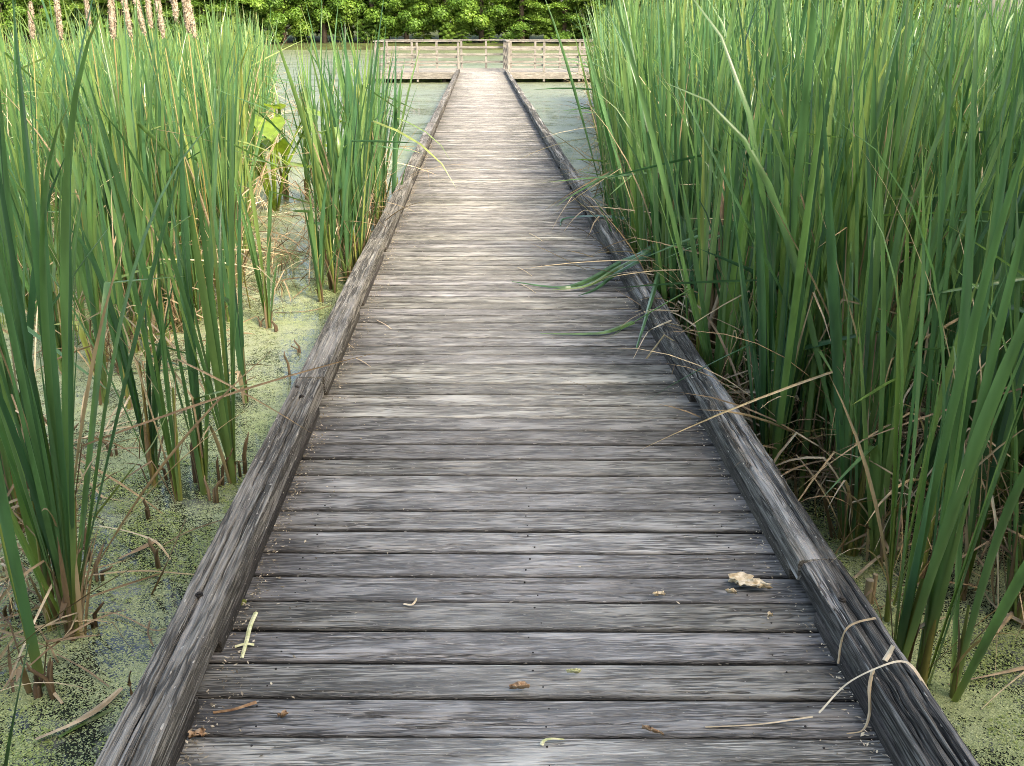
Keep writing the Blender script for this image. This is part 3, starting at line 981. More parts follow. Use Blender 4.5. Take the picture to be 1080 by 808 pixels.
ys = np.concatenate([U(2.9, 12, 620), U(9.5, 28, 1150), U(3.0, 28, 900)])
off = np.concatenate([np.abs(rng.normal(1.2, 1.0, 620)), np.abs(rng.normal(0, 1.9, 1150)), U(1.5, 13, 900)])
lo = np.where(ys < 3.6, 1.4 + (3.6 - ys) * 1.3, bed_x(ys))
xs = lo + off
ok = (xs < 2 + ys * .95)
bulk('cattail_stand', xs[ok], ys[ok], 7, 2.25, 2.95, .4, .10, 'dense stand of green cattails filling the whole side beyond the dark kerb')
ys = np.concatenate([U(6.0, 14, 190), U(10, 27, 900)])
off = np.concatenate([np.abs(rng.normal(.9, 1.2, 190)), np.abs(rng.normal(0, 3.0, 900))])
xs = left_edge(ys) - off
ok = (xs > -3 - ys * .8) & ~channel(xs, ys)
bulk('cattail_bed', xs[ok], ys[ok], 6, 1.9, 2.65, .55, .09, 'sunlit bed of cattails across the open water')

# --- last year's seed heads
G_S = 'fluffy seed heads over the far reed bed'
seed_spots = [(90, 24, 6.6), (118, 28, 6.4), (130, 32, 6.9), (155, 26, 7.0), (167, 42, 6.7), (195, 32, 6.8), (198, 38, 7.2), (62, 44, 7.0), (35, 50, 6.9), (142, 34, 7.4), (183, 30, 7.8)]
hd = MB()
prof = [(0, .004), (.02, .017), (.08, .024), (.15, .021), (.2, .026), (.25, .018), (.28, .006)]
nn = 14
V, F = [], []
for k in range(29):
    s = .28 * k / 28
    r = np.interp(s, [a for a, _ in prof], [b for _, b in prof])
    for q in range(nn):
        rr = r * (.92 + .35 * (vnoise(np.array([q * 1.7]), np.array([s * 60.0]), 77)[0] - .5) + .35 * (vnoise(np.array([q * .6]), np.array([s * 16.0]), 78)[0] - .5))
        a = 2 * math.pi * q / nn
        V.append((rr * math.cos(a), rr * math.sin(a), s - .28))
for k in range(28):
    for q in range(nn):
        F.append((k * nn + q, k * nn + (q + 1) % nn, (k + 1) * nn + (q + 1) % nn, (k + 1) * nn + q))
F = [tuple(f) for f in F]
for k in range(420):                               # tufts of fluff standing off the head
    s_, a = U(.01, .275), U(0, 6.28)
    r = np.interp(s_, [q[0] for q in prof], [q[1] for q in prof])
    d = np.array([math.cos(a), math.sin(a), rng.normal(0, .6)])
    e = np.array([-math.sin(a), math.cos(a), rng.normal(0, .5)])
    c = np.array([0, 0, s_ - .28]) + d * r * .85
    L_ = U(.005, .014)
    b = len(V)
    V += [tuple(c - e * .003), tuple(c + e * .003), tuple(c + d * L_ + e * .002), tuple(c + d * L_ - e * .002)]
    F.append((b, b + 1, b + 2, b + 3))
head_me = make_mesh('seed_head', V, F, M['fluff'])
st = MB(); st.tube([(0, 0, -2.4), (.01, 0, -1.2), (0, 0, -.27)], [.005, .0045, .0035], 6)
stalk_me = make_mesh('stalk', st.V, st.F, M['sheath'], {'tint': np.full(len(st.V), .9), 'along': np.full(len(st.V), .3)}, True)
fw = np.array([math.sin(PSI) * math.cos(TH), math.cos(PSI) * math.cos(TH), -math.sin(TH)])
rt = np.array([math.cos(PSI), -math.sin(PSI), 0.0])
up = np.cross(rt, fw)
names = ['fluffy tan seed head of last year, thickest one above the reed bed', 'pale shedding seed head on a bare brown stalk', 'small ragged seed head low beside the thick pair']
for k, (px, py, dist) in enumerate(seed_spots):
    d = fw * F_PX + rt * (px - CX) - up * (py - 30 - CY)
    d /= np.linalg.norm(d)
    p = CAM + d * dist
    o = thing('cattail_seed_head', 'fluffy tan seed head of last year on a dry stalk above the reed bed', 'seed head', tuple(p + np.array([0, 0, .1])), U(0, 6), G_S, U(.95, 1.2))
    o.rotation_euler = (rng.normal(0, .05), rng.normal(0, .05), U(0, 6))
    link('seed_head', head_me, o, scale=(U(.6, .9), U(.6, .9), U(.75, 1.15)))
    link('stalk', stalk_me, o)

# --- the broad leaved plant in the channel
p = world(290, 222, WATER)
ar = thing('arrow_arum', 'broad-leaved yellow-green water plant between the reed bed and the island', 'plant', (p[0], p[1], WATER), scale=1.35)
for k in range(17):
    az, ln = U(0, 6.28), U(.35, .85)
    tip = np.array([math.cos(az) * ln * .45, math.sin(az) * ln * .45, ln])
    m = MB(); m.tube([(0, 0, -.1), tip * [.4, .4, .55], tip], [.012, .009, .006], 6)
    st_ = make_mesh('leaf_stalk', m.V, m.F, M['arum'], {'tint': np.full(len(m.V), .3), 'along': np.full(len(m.V), .4)}, True)
    link('leaf_stalk', st_, ar)
    # arrow-shaped blade, cupped along the midrib
    out = np.array([math.cos(az), math.sin(az), -.35 + U(-.3, .4)])
    out /= np.linalg.norm(out)
    sd = np.cross(out, [0, 0, 1]); sd /= np.linalg.norm(sd)
    nr = np.cross(sd, out)
    bl, bw_ = U(.26, .36), U(.09, .13)
    rows = [(-.3, .75, .9), (-.1, .95, .4), (.15, 1.0, 0), (.4, .8, 0), (.7, .45, 0), (1.0, .02, 0)]
    V, F, A = [], [], []
    for s, w_, lobe in rows:
        mid = tip + out * bl * max(s, -.02)
        for e in (-1, -.5, 0, .5, 1):
            c = tip + out * bl * (s if abs(e) > .6 else max(s, -.02 if abs(e) < .1 else s * .5)) + sd * bw_ * w_ * e + nr * (.10 * abs(e) ** 1.5 * bw_ * 4 * .3 - .02 * s)
            V.append(c); A.append(.3 + .3 * s)
    for r_ in range(5):
        for q in range(4):
            F.append((r_ * 5 + q, r_ * 5 + q + 1, r_ * 5 + q + 6, r_ * 5 + q + 5))
    link('leaf_blade', make_mesh('leaf_blade', V, np.array(F), M['arum'], {'tint': np.full(len(V), U(.1, 1)), 'along': A}, True), ar)


# ------------------------------------------------------------------ straps, stalks and scraps lying about
def smooth_path(P, k=6):
    P = np.array(P, float)
    Q = np.concatenate([[2 * P[0] - P[1]], P, [2 * P[-1] - P[-2]]])
    out = []
    for i in range(1, len(Q) - 2):
        for s in np.linspace(0, 1, k, endpoint=False):
            a, b, c, d = Q[i - 1], Q[i], Q[i + 1], Q[i + 2]
            out.append(.5 * ((2 * b) + (-a + c) * s + (2 * a - 5 * b + 4 * c - d) * s ** 2 + (-a + 3 * b - 3 * c + d) * s ** 3))
    out.append(P[-1])
    return np.array(out)


def strap(name, P, w, mat, label, cat, group=None, tint=.5, taper=(1, .15), thick=.0016, roll=0.0, parent=None, lay=0.0):
    """a leaf lying along a path, with real thickness and a creased midrib"""
    C = smooth_path(P)
    n = len(C)
    T = np.gradient(C, axis=0)
    T /= np.linalg.norm(T, axis=1)[:, None]
    s = np.linspace(0, 1, n)
    up_ = np.array([.05, .08, 1.0])
    Sd = np.cross(T, up_)
    Sd /= np.linalg.norm(Sd, axis=1)[:, None] + 1e-9
    N = np.cross(Sd, T)
    rl = roll * np.sin(s * 5 + 1) + lay
    Sd2 = Sd * np.cos(rl)[:, None] + N * np.sin(rl)[:, None]
    N2 = np.cross(Sd2, T)
    wd = w / 2 * (taper[0] + (taper[1] - taper[0]) * s ** 2)
    V = []
    for i in range(n):
        a, b = Sd2[i] * wd[i], N2[i]
        V += [C[i] - a, C[i] + b * wd[i] * .3 + b * thick, C[i] + a, C[i] + b * (wd[i] * .3 - thick)]
    F = []
    for i in range(n - 1):
        for q in range(4):
            F.append((i * 4 + q, i * 4 + (q + 1) % 4, i * 4 + 4 + (q + 1) % 4, i * 4 + 4 + q))
    F += [(3, 2, 1, 0), tuple((n - 1) * 4 + q for q in range(4))]
    me = make_mesh(name, V, F, mat, {'tint': np.full(len(V), tint), 'along': np.repeat(.3 + .5 * s, 4)}, False)
    return link(name, me, parent, label, cat, group)


kt = KHR + .004
D0 = .004
wp = world
# over the dark kerb, near end
strap('dead_leaf', [wp(864, 752, D0 + .004), wp(893, 722, .07), wp(930, 703, kt + .012), wp(952, 698, kt + .02), wp(966, 708, kt + .01), wp(985, 745, .05), wp(992, 790, -.02), wp(995, 840, -.12)],
      .026, M['dead'], 'long pale straw leaf bent over the dark kerb and hanging towards the water', 'leaf', tint=.95, taper=(.35, 1.0), roll=.3, lay=.25)
strap('dead_leaf', [wp(884, 700, .03), wp(887, 678, .07), wp(893, 663, kt), wp(905, 656, kt + .004), wp(923, 652, kt + .003)], .011, M['dead'], 'short grey dry leaf creased over the dark kerb edge', 'leaf', tint=.75, taper=(.5, 1))
strap('dead_leaf', [wp(933, 697, kt), wp(938, 689, kt + .012), wp(942, 681, kt + .03)], .014, M['dead'], 'broken tan leaf end sticking up from the dark kerb', 'leaf', tint=.85, taper=(1, .9))
strap('dead_leaf', [wp(921, 706, kt - .01), wp(917, 725, .08), wp(917, 752, .03), wp(910, 770, D0), wp(893, 774, D0)], .009, M['dead'], 'curled thin dry leaf hanging down the inner face of the dark kerb', 'leaf', tint=.6, taper=(1, .2))
strap('straw', [wp(744, 767, D0), wp(800, 764, D0), wp(857, 756, D0 + .006)], .007, M['dead'], 'loose pale straw lying across the nearest planks', 'straw', tint=.95, taper=(.6, .9))
# over the dark kerb, further off
kp = lambda x, y, dz=0: wp(x, y, KHR + .004 + dz)
strap('green_leaf', [kp(716, 244, .16), kp(684, 264, .07), wp(655, 277, .09), wp(620, 296, .03), wp(590, 303, .016), wp(540, 297, .012)], .05, M['reed'], 'green cattail leaf fallen across the kerb with its tip on the planks', 'leaf', tint=.35, taper=(1, .12), lay=.7)
strap('green_leaf', [kp(712, 250, .15), kp(680, 268, .07), wp(652, 283, .08), wp(620, 301, .03), wp(582, 306, .014)], .045, M['reed'], 'yellowing green leaf lying just under the fallen leaf on the planks', 'leaf', tint=.75, taper=(1, .1), lay=.5)
strap('green_leaf', [kp(700, 262, .12), kp(672, 276, .06), wp(648, 290, .07), wp(628, 305, .02), wp(610, 312, .014)], .035, M['reed'], 'shortest dark green leaf of the three fallen across the kerb', 'leaf', tint=.15, taper=(1, .1), lay=.8)
strap('green_leaf', [wp(668, 340, .03), wp(640, 350, .02), wp(615, 352, .012), wp(570, 352, .010)], .03, M['reed'], 'dull green leaf lying flat on the pale planks below the fallen leaf', 'leaf', tint=.65, taper=(1, .2), lay=.4)
strap('green_leaf', [kp(700, 272, .10), kp(690, 305, .03), wp(681, 336, .09), wp(671, 368, .02)], .030, M['reed'], 'green leaf hanging down over the kerb onto the planks', 'leaf', tint=.4, taper=(1, .3), roll=.3)
strap('green_leaf', [kp(664, 231, .05), kp(640, 228, .03), wp(615, 228, .07), wp(594, 231, .02), wp(591, 238, .010)], .04, M['reed'], 'arched dark green leaf reaching over the kerb furthest along', 'leaf', tint=.1, taper=(1, .3), lay=.5)
G_D = 'dry leaves straggling over the dark kerb'
for a, b, c, d in (((716, 328), (690, 328), (668, 335), (649, 350)), ((708, 338), (692, 345), (682, 352), (668, 378)), ((735, 345), (715, 332), (700, 330), (690, 334)),
                   ((690, 290), (668, 287), (640, 292), (612, 306)), ((614, 200), (605, 204), (597, 210), (588, 218)), ((628, 225), (616, 222), (604, 232), (595, 244)), ((632, 228), (626, 236), (622, 246), (618, 252))):
    strap('dead_leaf', [kp(*a, .03), kp(*b, .015), wp(*c, .07), wp(*d, .008)], .012, M['dead'], 'dry tan leaf straggling over the dark kerb onto the planks', 'leaf', G_D, tint=U(.35, .9), taper=(1, .2), roll=.4)

# standing bundle of dead stalks
p = world(752, 400, WATER)
db = thing('dead_cattail', 'bundle of grey-brown dead cattail stalks standing beside the dark kerb', 'dead cattail', (p[0], p[1], WATER))
for k in range(6):
    a = U(0, 6.28)
    x, y = .045 * math.cos(a), .045 * math.sin(a)
    h = U(.6, 1.25)
    m = MB(); m.tube([(x, y, -.1), (x * 1.2 + rng.normal(0, .02), y * 1.2, h * .5), (x * .8 + rng.normal(0, .05), y + rng.normal(0, .03), h)], [.018, .016, .010], 7)
    me = make_mesh('dead_stalk', m.V, m.F, M['dead'], {'tint': np.full(len(m.V), U(.15, .6)), 'along': np.full(len(m.V), .5)}, True)
    link('dead_stalk', me, db)
V, F, T, A = ribbons(*dead_params(10, 1.9, [(0, 0), (.05, .02)]), seg=9)
link('withered_leaves', make_mesh('withered_leaves', V, F, M['dead'], {'tint': T, 'along': A}, True), db)

# things lying on the duckweed, open-water side
lit = [
    ([(38, 780), (75, 764), (105, 746), (128, 726)], .03, 'dead', .75, 'dead olive-edged leaf floating flat on the duckweed by the kerb foot', .02),
    ([(62, 778), (90, 762), (118, 748)], .022, 'reed', .6, 'dull green leaf half sunk beneath the floating dead leaf', .0),
    ([(140, 735), (136, 722), (138, 708)], .022, 'dead', .2, 'dark broken stub poking up at the kerb foot', .05),
    ([(0, 590), (60, 610), (100, 606), (150, 602), (205, 606)], .012, 'dead', .85, 'long straw-coloured stalk laid across the front of the biggest clump', .06),
    ([(0, 655), (40, 640), (85, 612), (100, 605)], .012, 'dead', .5, 'brown bent leaf slanting up to the foot of the biggest clump', .05),
    ([(0, 590), (45, 565), (78, 552)], .012, 'dead', .95, 'pale yellow leaf slanting behind the thin young shoot', .12),
    ([(160, 627), (178, 590), (196, 548)], .016, 'dead', .25, 'broken brown stalk tented over the black water', .0),
    ([(196, 548), (202, 580), (203, 605)], .012, 'dead', .15, 'short dark stalk leaning on the tented stalk', .0),
    ([(92, 647), (125, 648), (160, 664), (175, 663)], .009, 'dead', .5, 'thin brown stem floating between the biggest clump and the kerb', .01),
    ([(158, 655), (156, 668), (162, 682)], .009, 'dead', .3, 'hooked dark stem beside the kerb', .03),
    ([(60, 690), (90, 706), (115, 724)], .010, 'dead', .35, 'brown stem pointing at the kerb from the thin young shoot', .01),
    ([(36, 700), (50, 722), (66, 742)], .016, 'dead', .65, 'folded tan leaf at the foot of the thin young shoot', .02),
    ([(0, 705), (15, 700), (25, 692)], .010, 'dead', .2, 'dark stem at the picture edge', .02),
    ([(105, 555), (140, 562), (165, 572), (180, 590)], .014, 'dead', .8, 'long bleached leaf drooping over the black water', .10),
    ([(125, 590), (145, 580), (165, 570)], .03, 'dead', .3, 'brown curled leaf lying in the black water', .01),
    ([(5, 812), (12, 770), (22, 720), (30, 680)], .014, 'reed', .35, 'single green blade standing at the very corner of the pond', .25),
    ([(100, 545), (135, 500), (160, 470), (178, 434)], .022, 'reed', .95, 'broad yellow-edged blade leaning out of the biggest clump', .15),
    ([(195, 425), (225, 415), (265, 405)], .02, 'reed', .9, 'yellow-green blade lying level across the kerb-side pair', .55),
    ([(120, 395), (160, 390), (205, 388)], .03, 'reed', .6, 'bright green leaf floating in the weed behind the kerb-side pair', .01),
    ([(105, 470), (125, 440), (137, 418), (143, 414)], .014, 'dead', .9, 'curled straw-coloured leaf behind the kerb-side pair', .1),
    ([(110, 455), (122, 432), (135, 425)], .014, 'dead', .7, 'smaller curled tan leaf next to the straw-coloured one', .1),
    ([(198, 473), (200, 500), (215, 530), (217, 545)], .007, 'dead', .95, 'thin white bent stem standing before the kerb-side pair', .12),
    ([(275, 355), (290, 362), (300, 372)], .010, 'dead', .9, 'pale leaf fallen at the foot of the lone stub', .05),
    ([(172, 575), (200, 560), (235, 548)], .010, 'dead', .2, 'dark stem lying at the foot of the kerb-side pair', .01),
    ([(290, 330), (325, 328), (350, 322)], .012, 'dead', .15, 'sunken dark stem reaching the kerb near the island', .0),
]
for pts, w, mt, ti, lab, lift in lit:
    n = len(pts)
    P = [wp(x, y, WATER + .004 + lift * (math.sin(math.pi * (i + .5) / n) if i else .6)) for i, (x, y) in enumerate(pts)]
    if 'stub' in lab or 'tented' in lab or 'standing' in lab or 'very corner' in lab or 'leaning out' in lab:
        P = []
        b = wp(*pts[0], WATER)
        for i, (x, y) in enumerate(pts):
            d = wp(x, y, WATER) - CAM
            k = (b[1] - CAM[1]) / d[1]      # stays over its own foot
            P.append(CAM + d * k)
    strap('dead_leaf' if mt == 'dead' else 'green_leaf', P, w, M[mt], lab, 'leaf' if w > .0095 else 'stem', tint=ti, taper=(.8, .5), roll=.4)

# dark stubs of old stalks in the water
G_ST = 'rotted stalk stubs standing in the duckweed'
for px, py, h in ((95, 590, .16), (106, 612, .12), (8, 650, .1), (40, 735, .1), (57, 735, .14), (70, 640, .1), (232, 512, .2), (226, 530, .12), (206, 510, .22), (258, 500, .18), (120, 480, .14), (152, 470, .16), (98, 660, .09), (168, 598, .12),
                  (275, 345, .1), (306, 395, .14), (292, 350, .08), (318, 372, .09), (63, 470, .2), (20, 500, .2), (180, 505, .15), (160, 545, .1)):
    p = wp(px, py, WATER)
    m = MB()
    for q in range(int(rng.integers(2, 4))):        # torn slivers of one rotted stalk
        ln = rng.normal(0, .035, 2)
        o_ = rng.normal(0, .008, 2)
        hh = h * U(.45, 1.1)
        x0, y0 = p[0] + o_[0], p[1] + o_[1]
        m.tube([(x0, y0, WATER - .1), (x0 + ln[0] * .3, y0 + ln[1] * .3, WATER + hh * .5), (x0 + ln[0], y0 + ln[1], WATER + hh * .85), (x0 + ln[0] * 1.15 + .006, y0 + ln[1] * 1.15, WATER + hh * 1.02)],
               [.008, .007, .0055, .002], 6)
    me = make_mesh('stalk_stub', m.V, m.F, M['dead'], {'tint': np.full(len(m.V), U(0, .4)), 'along': np.full(len(m.V), U(.04, .16))}, True)
    link('stalk_stub', me, None, 'short rotted brown stalk stub standing in the duckweed', 'stub', G_ST)
for px, py, lab in ((913, 628, 'pale cut stalk stump beside the dark kerb'), (919, 622, 'thin tan cut stalk beside the pale stump')):
    p = wp(px, py + 14, WATER)
    m = MB(); m.tube([(p[0], p[1], WATER - .1), (p[0], p[1], WATER + .12)], .014 if px == 913 else .009, 8)
    link('stalk_stub', make_mesh('stalk_stub', m.V, m.F, M['dead'], {'tint': np.full(len(m.V), .75), 'along': np.full(len(m.V), .6)}, False), None, lab, 'stub')
litr = [
    ([(1085, 660), (1050, 640), (1035, 620)], .016, .75, 'tan dry stem slanting through the duckweed below the dense stand', .03),
    ([(1075, 638), (1050, 668), (1030, 700)], .016, .55, 'brown dry leaf crossing the slanting tan stem', .04),
    ([(1090, 702), (1045, 712), (1000, 722)], .013, .5, 'long grey-brown leaf lying level on the duckweed near the corner', .01),
    ([(1085, 705), (1060, 725), (1035, 748)], .006, .9, 'thin white stem near the corner of the pond', .03),
    ([(900, 610), (930, 585), (955, 575), (975, 565)], .02, .7, 'broad folded dry leaf at the foot of the dense stand', .04),
    ([(905, 580), (935, 555), (962, 535)], .012, .85, 'pale bent leaf above the broad folded one', .08),
    ([(1080, 590), (1040, 570), (1010, 560)], .012, .6, 'dry leaf sloping in front of the dark stems', .08),
    ([(985, 560), (970, 600), (955, 640)], .010, .8, 'narrow straw leaf hanging beside the thin lone stalk', .10),
]
for pts, w, ti, lab, lift in litr:
    n = len(pts)
    strap('dead_leaf', [wp(x, y, WATER + .006 + lift * math.sin(math.pi * (i + .5) / n)) for i, (x, y) in enumerate(pts)], w, M['dead'], lab, 'leaf', tint=ti, taper=(1, .3), roll=.4)

# fallen dead leaves matted at the foot of the dense stand
n = 1500
yy = U(2.7, 9, n)
xx = np.where(yy < 3.5, 1.25 + (3.5 - yy) * .9, 1.2) + np.abs(rng.normal(0, .8, n))
D = dead_params(n, 1.4, [(0, 0)])
D[0][:, 0], D[0][:, 1], D[0][:, 2] = xx, yy, WATER + U(.0, .3, n)
D[4] = U(.8, 1.6, n)
D[10] = np.clip(rng.normal(.4, .25, n), 0, 1)
V, F, T, A = ribbons(*D, seg=6)
V[:, 2] = np.maximum(V[:, 2], WATER + .004)
link('reed_litter', make_mesh('reed_litter', V, F, M['dead'], {'tint': T, 'along': A}, True), None, 'mat of fallen brown leaves at the foot of the dense stand', 'litter', None, 'stuff')


n = 750
sel = rng.random(n)
yy = np.where(sel < .35, U(2.4, 4.4, n), np.where(sel < .7, U(5.2, 9, n), U(7.0, 11.5, n)))
xx = np.where(sel < .35, -1.45 - .25 * (yy - 2.4) - np.abs(rng.normal(0, .35, n)), np.where(sel < .7, left_edge(yy) - np.abs(rng.normal(0, .6, n)), -1.25 - np.abs(rng.normal(0, .5, n))))
D = dead_params(n, 1.0, [(0, 0)])
D[0][:, 0], D[0][:, 1], D[0][:, 2] = xx, yy, WATER + U(.0, .12, n)
D[4] = U(.6, 1.6, n)
D[10] = np.clip(rng.normal(.4, .3, n), 0, 1)
V, F, T, A = ribbons(*D, seg=6)
V[:, 2] = np.maximum(V[:, 2], WATER + .004)
link('reed_litter', make_mesh('reed_litter', V, F, M['dead'], {'tint': T, 'along': A}, True), None, 'tangle of fallen brown leaves among the cattails on the open-water side', 'litter', None, 'stuff')


def fronds(n, x0, x1, y0, y1):
    x, y = U(x0, x1, n), U(y0, y1, n)
    keep = (fbm(x * 5, y * 5, 301, 4) > .46 + .22 * (vnoise(x * 1.3, y * 1.3, 305) - .3))
    x, y = x[keep], y[keep]
    n = len(x)
    r = U(.0022, .0046, n)
    a = U(0, 6.28, n)
    nx_, ny_2 = rng.normal(0, .22, n), rng.normal(0, .22, n)
    z = WATER + .0025 + U(0, .003, n)
    t_ = np.linspace(0, 6.283, 7)[:-1]
    cx = r[:, None] * np.cos(t_); cy = .68 * r[:, None] * np.sin(t_)
    dx = cx * np.cos(a)[:, None] - cy * np.sin(a)[:, None]
    dy = cx * np.sin(a)[:, None] + cy * np.cos(a)[:, None]
    return np.stack([x[:, None] + dx, y[:, None] + dy, z[:, None] + dx * nx_[:, None] + dy * ny_2[:, None]], -1).reshape(-1, 3), n


Va, na = fronds(60000, -2.3, XL - .1, 1.35, 4.2)
Vb, nb_ = fronds(34000, XR + .1, 2.4, 1.35, 3.7)
nf = na + nb_
link('duckweed', make_mesh('duckweed', np.concatenate([Va, Vb]), np.arange(nf * 6).reshape(-1, 6), M['weed'], {'tint': np.repeat(U(0, 1, nf), 6), 'along': np.full(nf * 6, .5)}), None,
     'tiny floating duckweed leaves on the water beside the kerbs', 'duckweed', None, 'stuff')


# scraps on the planks
def scrap(name, px, py, lx, ly, rz, mat, label, seed, cat='scrap', curl=.008, group=None):
    """a torn, curled flake with thickness"""
    p = wp(px, py, D0)
    n, m_ = 14, 7
    u, v = np.meshgrid(np.linspace(-1, 1, n), np.linspace(-1, 1, m_), indexing='ij')
    wv = np.clip(1 - np.abs(u) ** 5, .3, 1) * (.3 + 1.1 * vnoise(u * 4.3 + 5, np.sign(v) * 3.0, seed))
    X = u * lx / 2 + .3 * lx * (vnoise(u * 3, v * 3, seed + 2) - .5)
    Y = v * ly / 2 * wv + .25 * ly * (vnoise(u * 2, v * 0 + 4, seed + 1) - .5)
    Z = .004 + curl * (v ** 2) + curl * 1.5 * vnoise(u * 2.5 + 1, v * 2.5, seed + 4)
    ca, sa = math.cos(rz), math.sin(rz)
    T = np.stack([p[0] + X * ca - Y * sa, p[1] + X * sa + Y * ca, Z + p[2]], -1).reshape(-1, 3)
    B = T.copy(); B[:, 2] -= .0016
    k = n * m_
    F = [tuple(f) for f in grid_faces(n, m_, 0)] + [tuple(f[::-1]) for f in grid_faces(n, m_, k)]
    lp = list(np.arange(m_)) + [i * m_ + m_ - 1 for i in range(1, n)] + [(n - 1) * m_ + j for j in range(m_ - 2, -1, -1)] + [i * m_ for i in range(n - 2, 0, -1)]
    for a, b in zip(lp, lp[1:] + lp[:1]):
        F.append((a, a + k, b + k, b))
    link(name, make_mesh(name, np.concatenate([T, B]), F, mat, smooth=True), None, label, cat, group)


scrap('leaf_scrap', 790, 619, .115, .06, -.35, M['chip'], 'largest torn cream-coloured dry leaf scrap lying on the planks near the dark kerb', 5, curl=.012)
scrap('leaf_scrap', 771, 627, .03, .014, -.4, M['chip'], 'crumb of dry leaf beside the torn cream scrap', 8)
scrap('leaf_flake', 208, 779, .04, .028, .3, M['rust'], 'orange-tan flake on the plank by the cracked kerb', 12)
scrap('leaf_flake', 299, 758, .026, .012, .4, M['rust'], 'small rust-red flake on a plank near the twig', 13)
scrap('leaf_flake', 688, 775, .045, .009, -.5, M['rust'], 'narrow reddish flake on the nearest plank', 15)
scrap('leaf_flake', 695, 630, .033, .011, .1, M['chip'], 'tan seed-like flake mid plank', 18)
scrap('leaf_flake', 605, 712, .034, .010, -.05, M['chip_green'], 'pale green seed flake in the middle of a plank', 20)
scrap('leaf_flake', 812, 652, .016, .010, .2, M['chip'], 'tiny pale flake below the torn cream scrap', 22)
scrap('wood_splinter', 548, 728, .045, .016, 0, M['rust'], 'orange wood splinter at a broken plank edge', 25)
strap('curled_leaf', [wp(571, 786, .006), wp(574, 781, .012), wp(582, 779, .014), wp(595, 780, .006)], .010, M['chip_green'], 'curled yellow leaf on the plank nearest the viewer', 'leaf', taper=(1, .4))
strap('curled_leaf', [wp(426, 637, .006), wp(434, 638, .01), wp(438, 634, .014), wp(439, 631, .008)], .009, M['chip'], 'small curled pale leaf on a mid plank', 'leaf', taper=(1, .4))
o = strap('leaf_stalk', [wp(270, 646, .006), wp(264, 660, .01), wp(260, 676, .012), wp(255, 694, .006)], .026, M['chip_green'], 'pale forked leaf stalk lying near the cracked kerb', 'stalk', taper=(.5, .35))
strap('side_lobe', [wp(248, 682, .006), wp(259, 679, .012), wp(268, 680, .006)], .022, M['chip_green'], None, None, taper=(.6, .5), parent=o)
strap('twig', [wp(225, 752, .006), wp(245, 749, .012), wp(258, 745, .012), wp(270, 741, .008)], .011, M['twig'], 'bent brown twig lying on the planks by the cracked kerb', 'twig', taper=(.5, 1.1), thick=.004)
for k, (px, py) in enumerate(((268, 338), (246, 378), (228, 358), (416, 282), (428, 246), (420, 300))):
    x, y = px + 130, py
    strap('straw', [wp(x, y, .006), wp(x + 8, y + 4, .010), wp(x + 15, y + 9, .006)], .007, M['dead'], 'short straw scattered on the middle planks', 'straw', 'short straws on the planks', tint=U(.6, .95), taper=(1, .5))

# chaff and grit caught along the foot of both kerbs, one loose drift each
def chaff(name, side, n, label):
    y = .9 + (U(0, 1, n) ** 1.8) * 13
    dense = .4 + .9 * vnoise(y * 2.1, y * 0, 61 + side)
    off_ = np.abs(rng.normal(0, .035, n)) * dense
    far_ = rng.random(n) < .12
    off_ = np.where(far_, np.abs(rng.normal(0, .25, n)), off_)
    x = (XL + .006 + off_) if side < 0 else (XR - .006 - off_)
    az = U(0, 6.28, n)
    L = np.minimum(np.exp(rng.normal(-5.3, .45, n)), .008)
    Wd = L * U(.25, .7, n)
    z = .001 + U(0, .006, n) + .006 * np.exp(-off_ / .02)
    t = U(0, 1, n)
    dx, dy = np.cos(az), np.sin(az)
    tl = rng.normal(0, .35, n)
    C = np.stack([x, y, z], -1)
    A = np.stack([dx * L, dy * L, tl * L * .5], -1)
    B = np.stack([-dy * Wd, dx * Wd, rng.normal(0, .3, n) * Wd], -1)
    V = np.stack([C - A, C + B * .7, C + A, C - B * .7, C + np.array([0, 0, .0015])], 1).reshape(-1, 3)
    b = np.arange(n)[:, None] * 5
    F = np.concatenate([b + np.array([[0, 3, 4]]), b + np.array([[3, 2, 4]]), b + np.array([[2, 1, 4]]), b + np.array([[1, 0, 4]])])
    link(name, make_mesh(name, V, F, M['grit'], {'tint': np.repeat(t, 5), 'along': np.full(len(V), .5)}), None, label, 'litter', None, 'stuff')


chaff('leaf_chaff', -1, 3200, 'crumbled chaff and grit along the foot of the cracked kerb')
chaff('leaf_grit', 1, 1300, 'crumbled chaff and grit along the foot of the dark kerb')
mm = MB()
for k in range(3):
    p = wp(257 - k * 5, 634 + k * 3, .006)
    ring = []
    for q in range(9):
        a = q * 6.283 / 9
        r = U(.008, .014)
        ring.append((p[0] + r * math.cos(a), p[1] + r * math.sin(a), .003))
    mm.add(ring + [(p[0], p[1], .014)], [(q, (q + 1) % 9, 9) for q in range(9)])
mm.build('moss_tuft', M['moss'], None, True, label='small tuft of green moss at the foot of the cracked kerb', cat='moss')

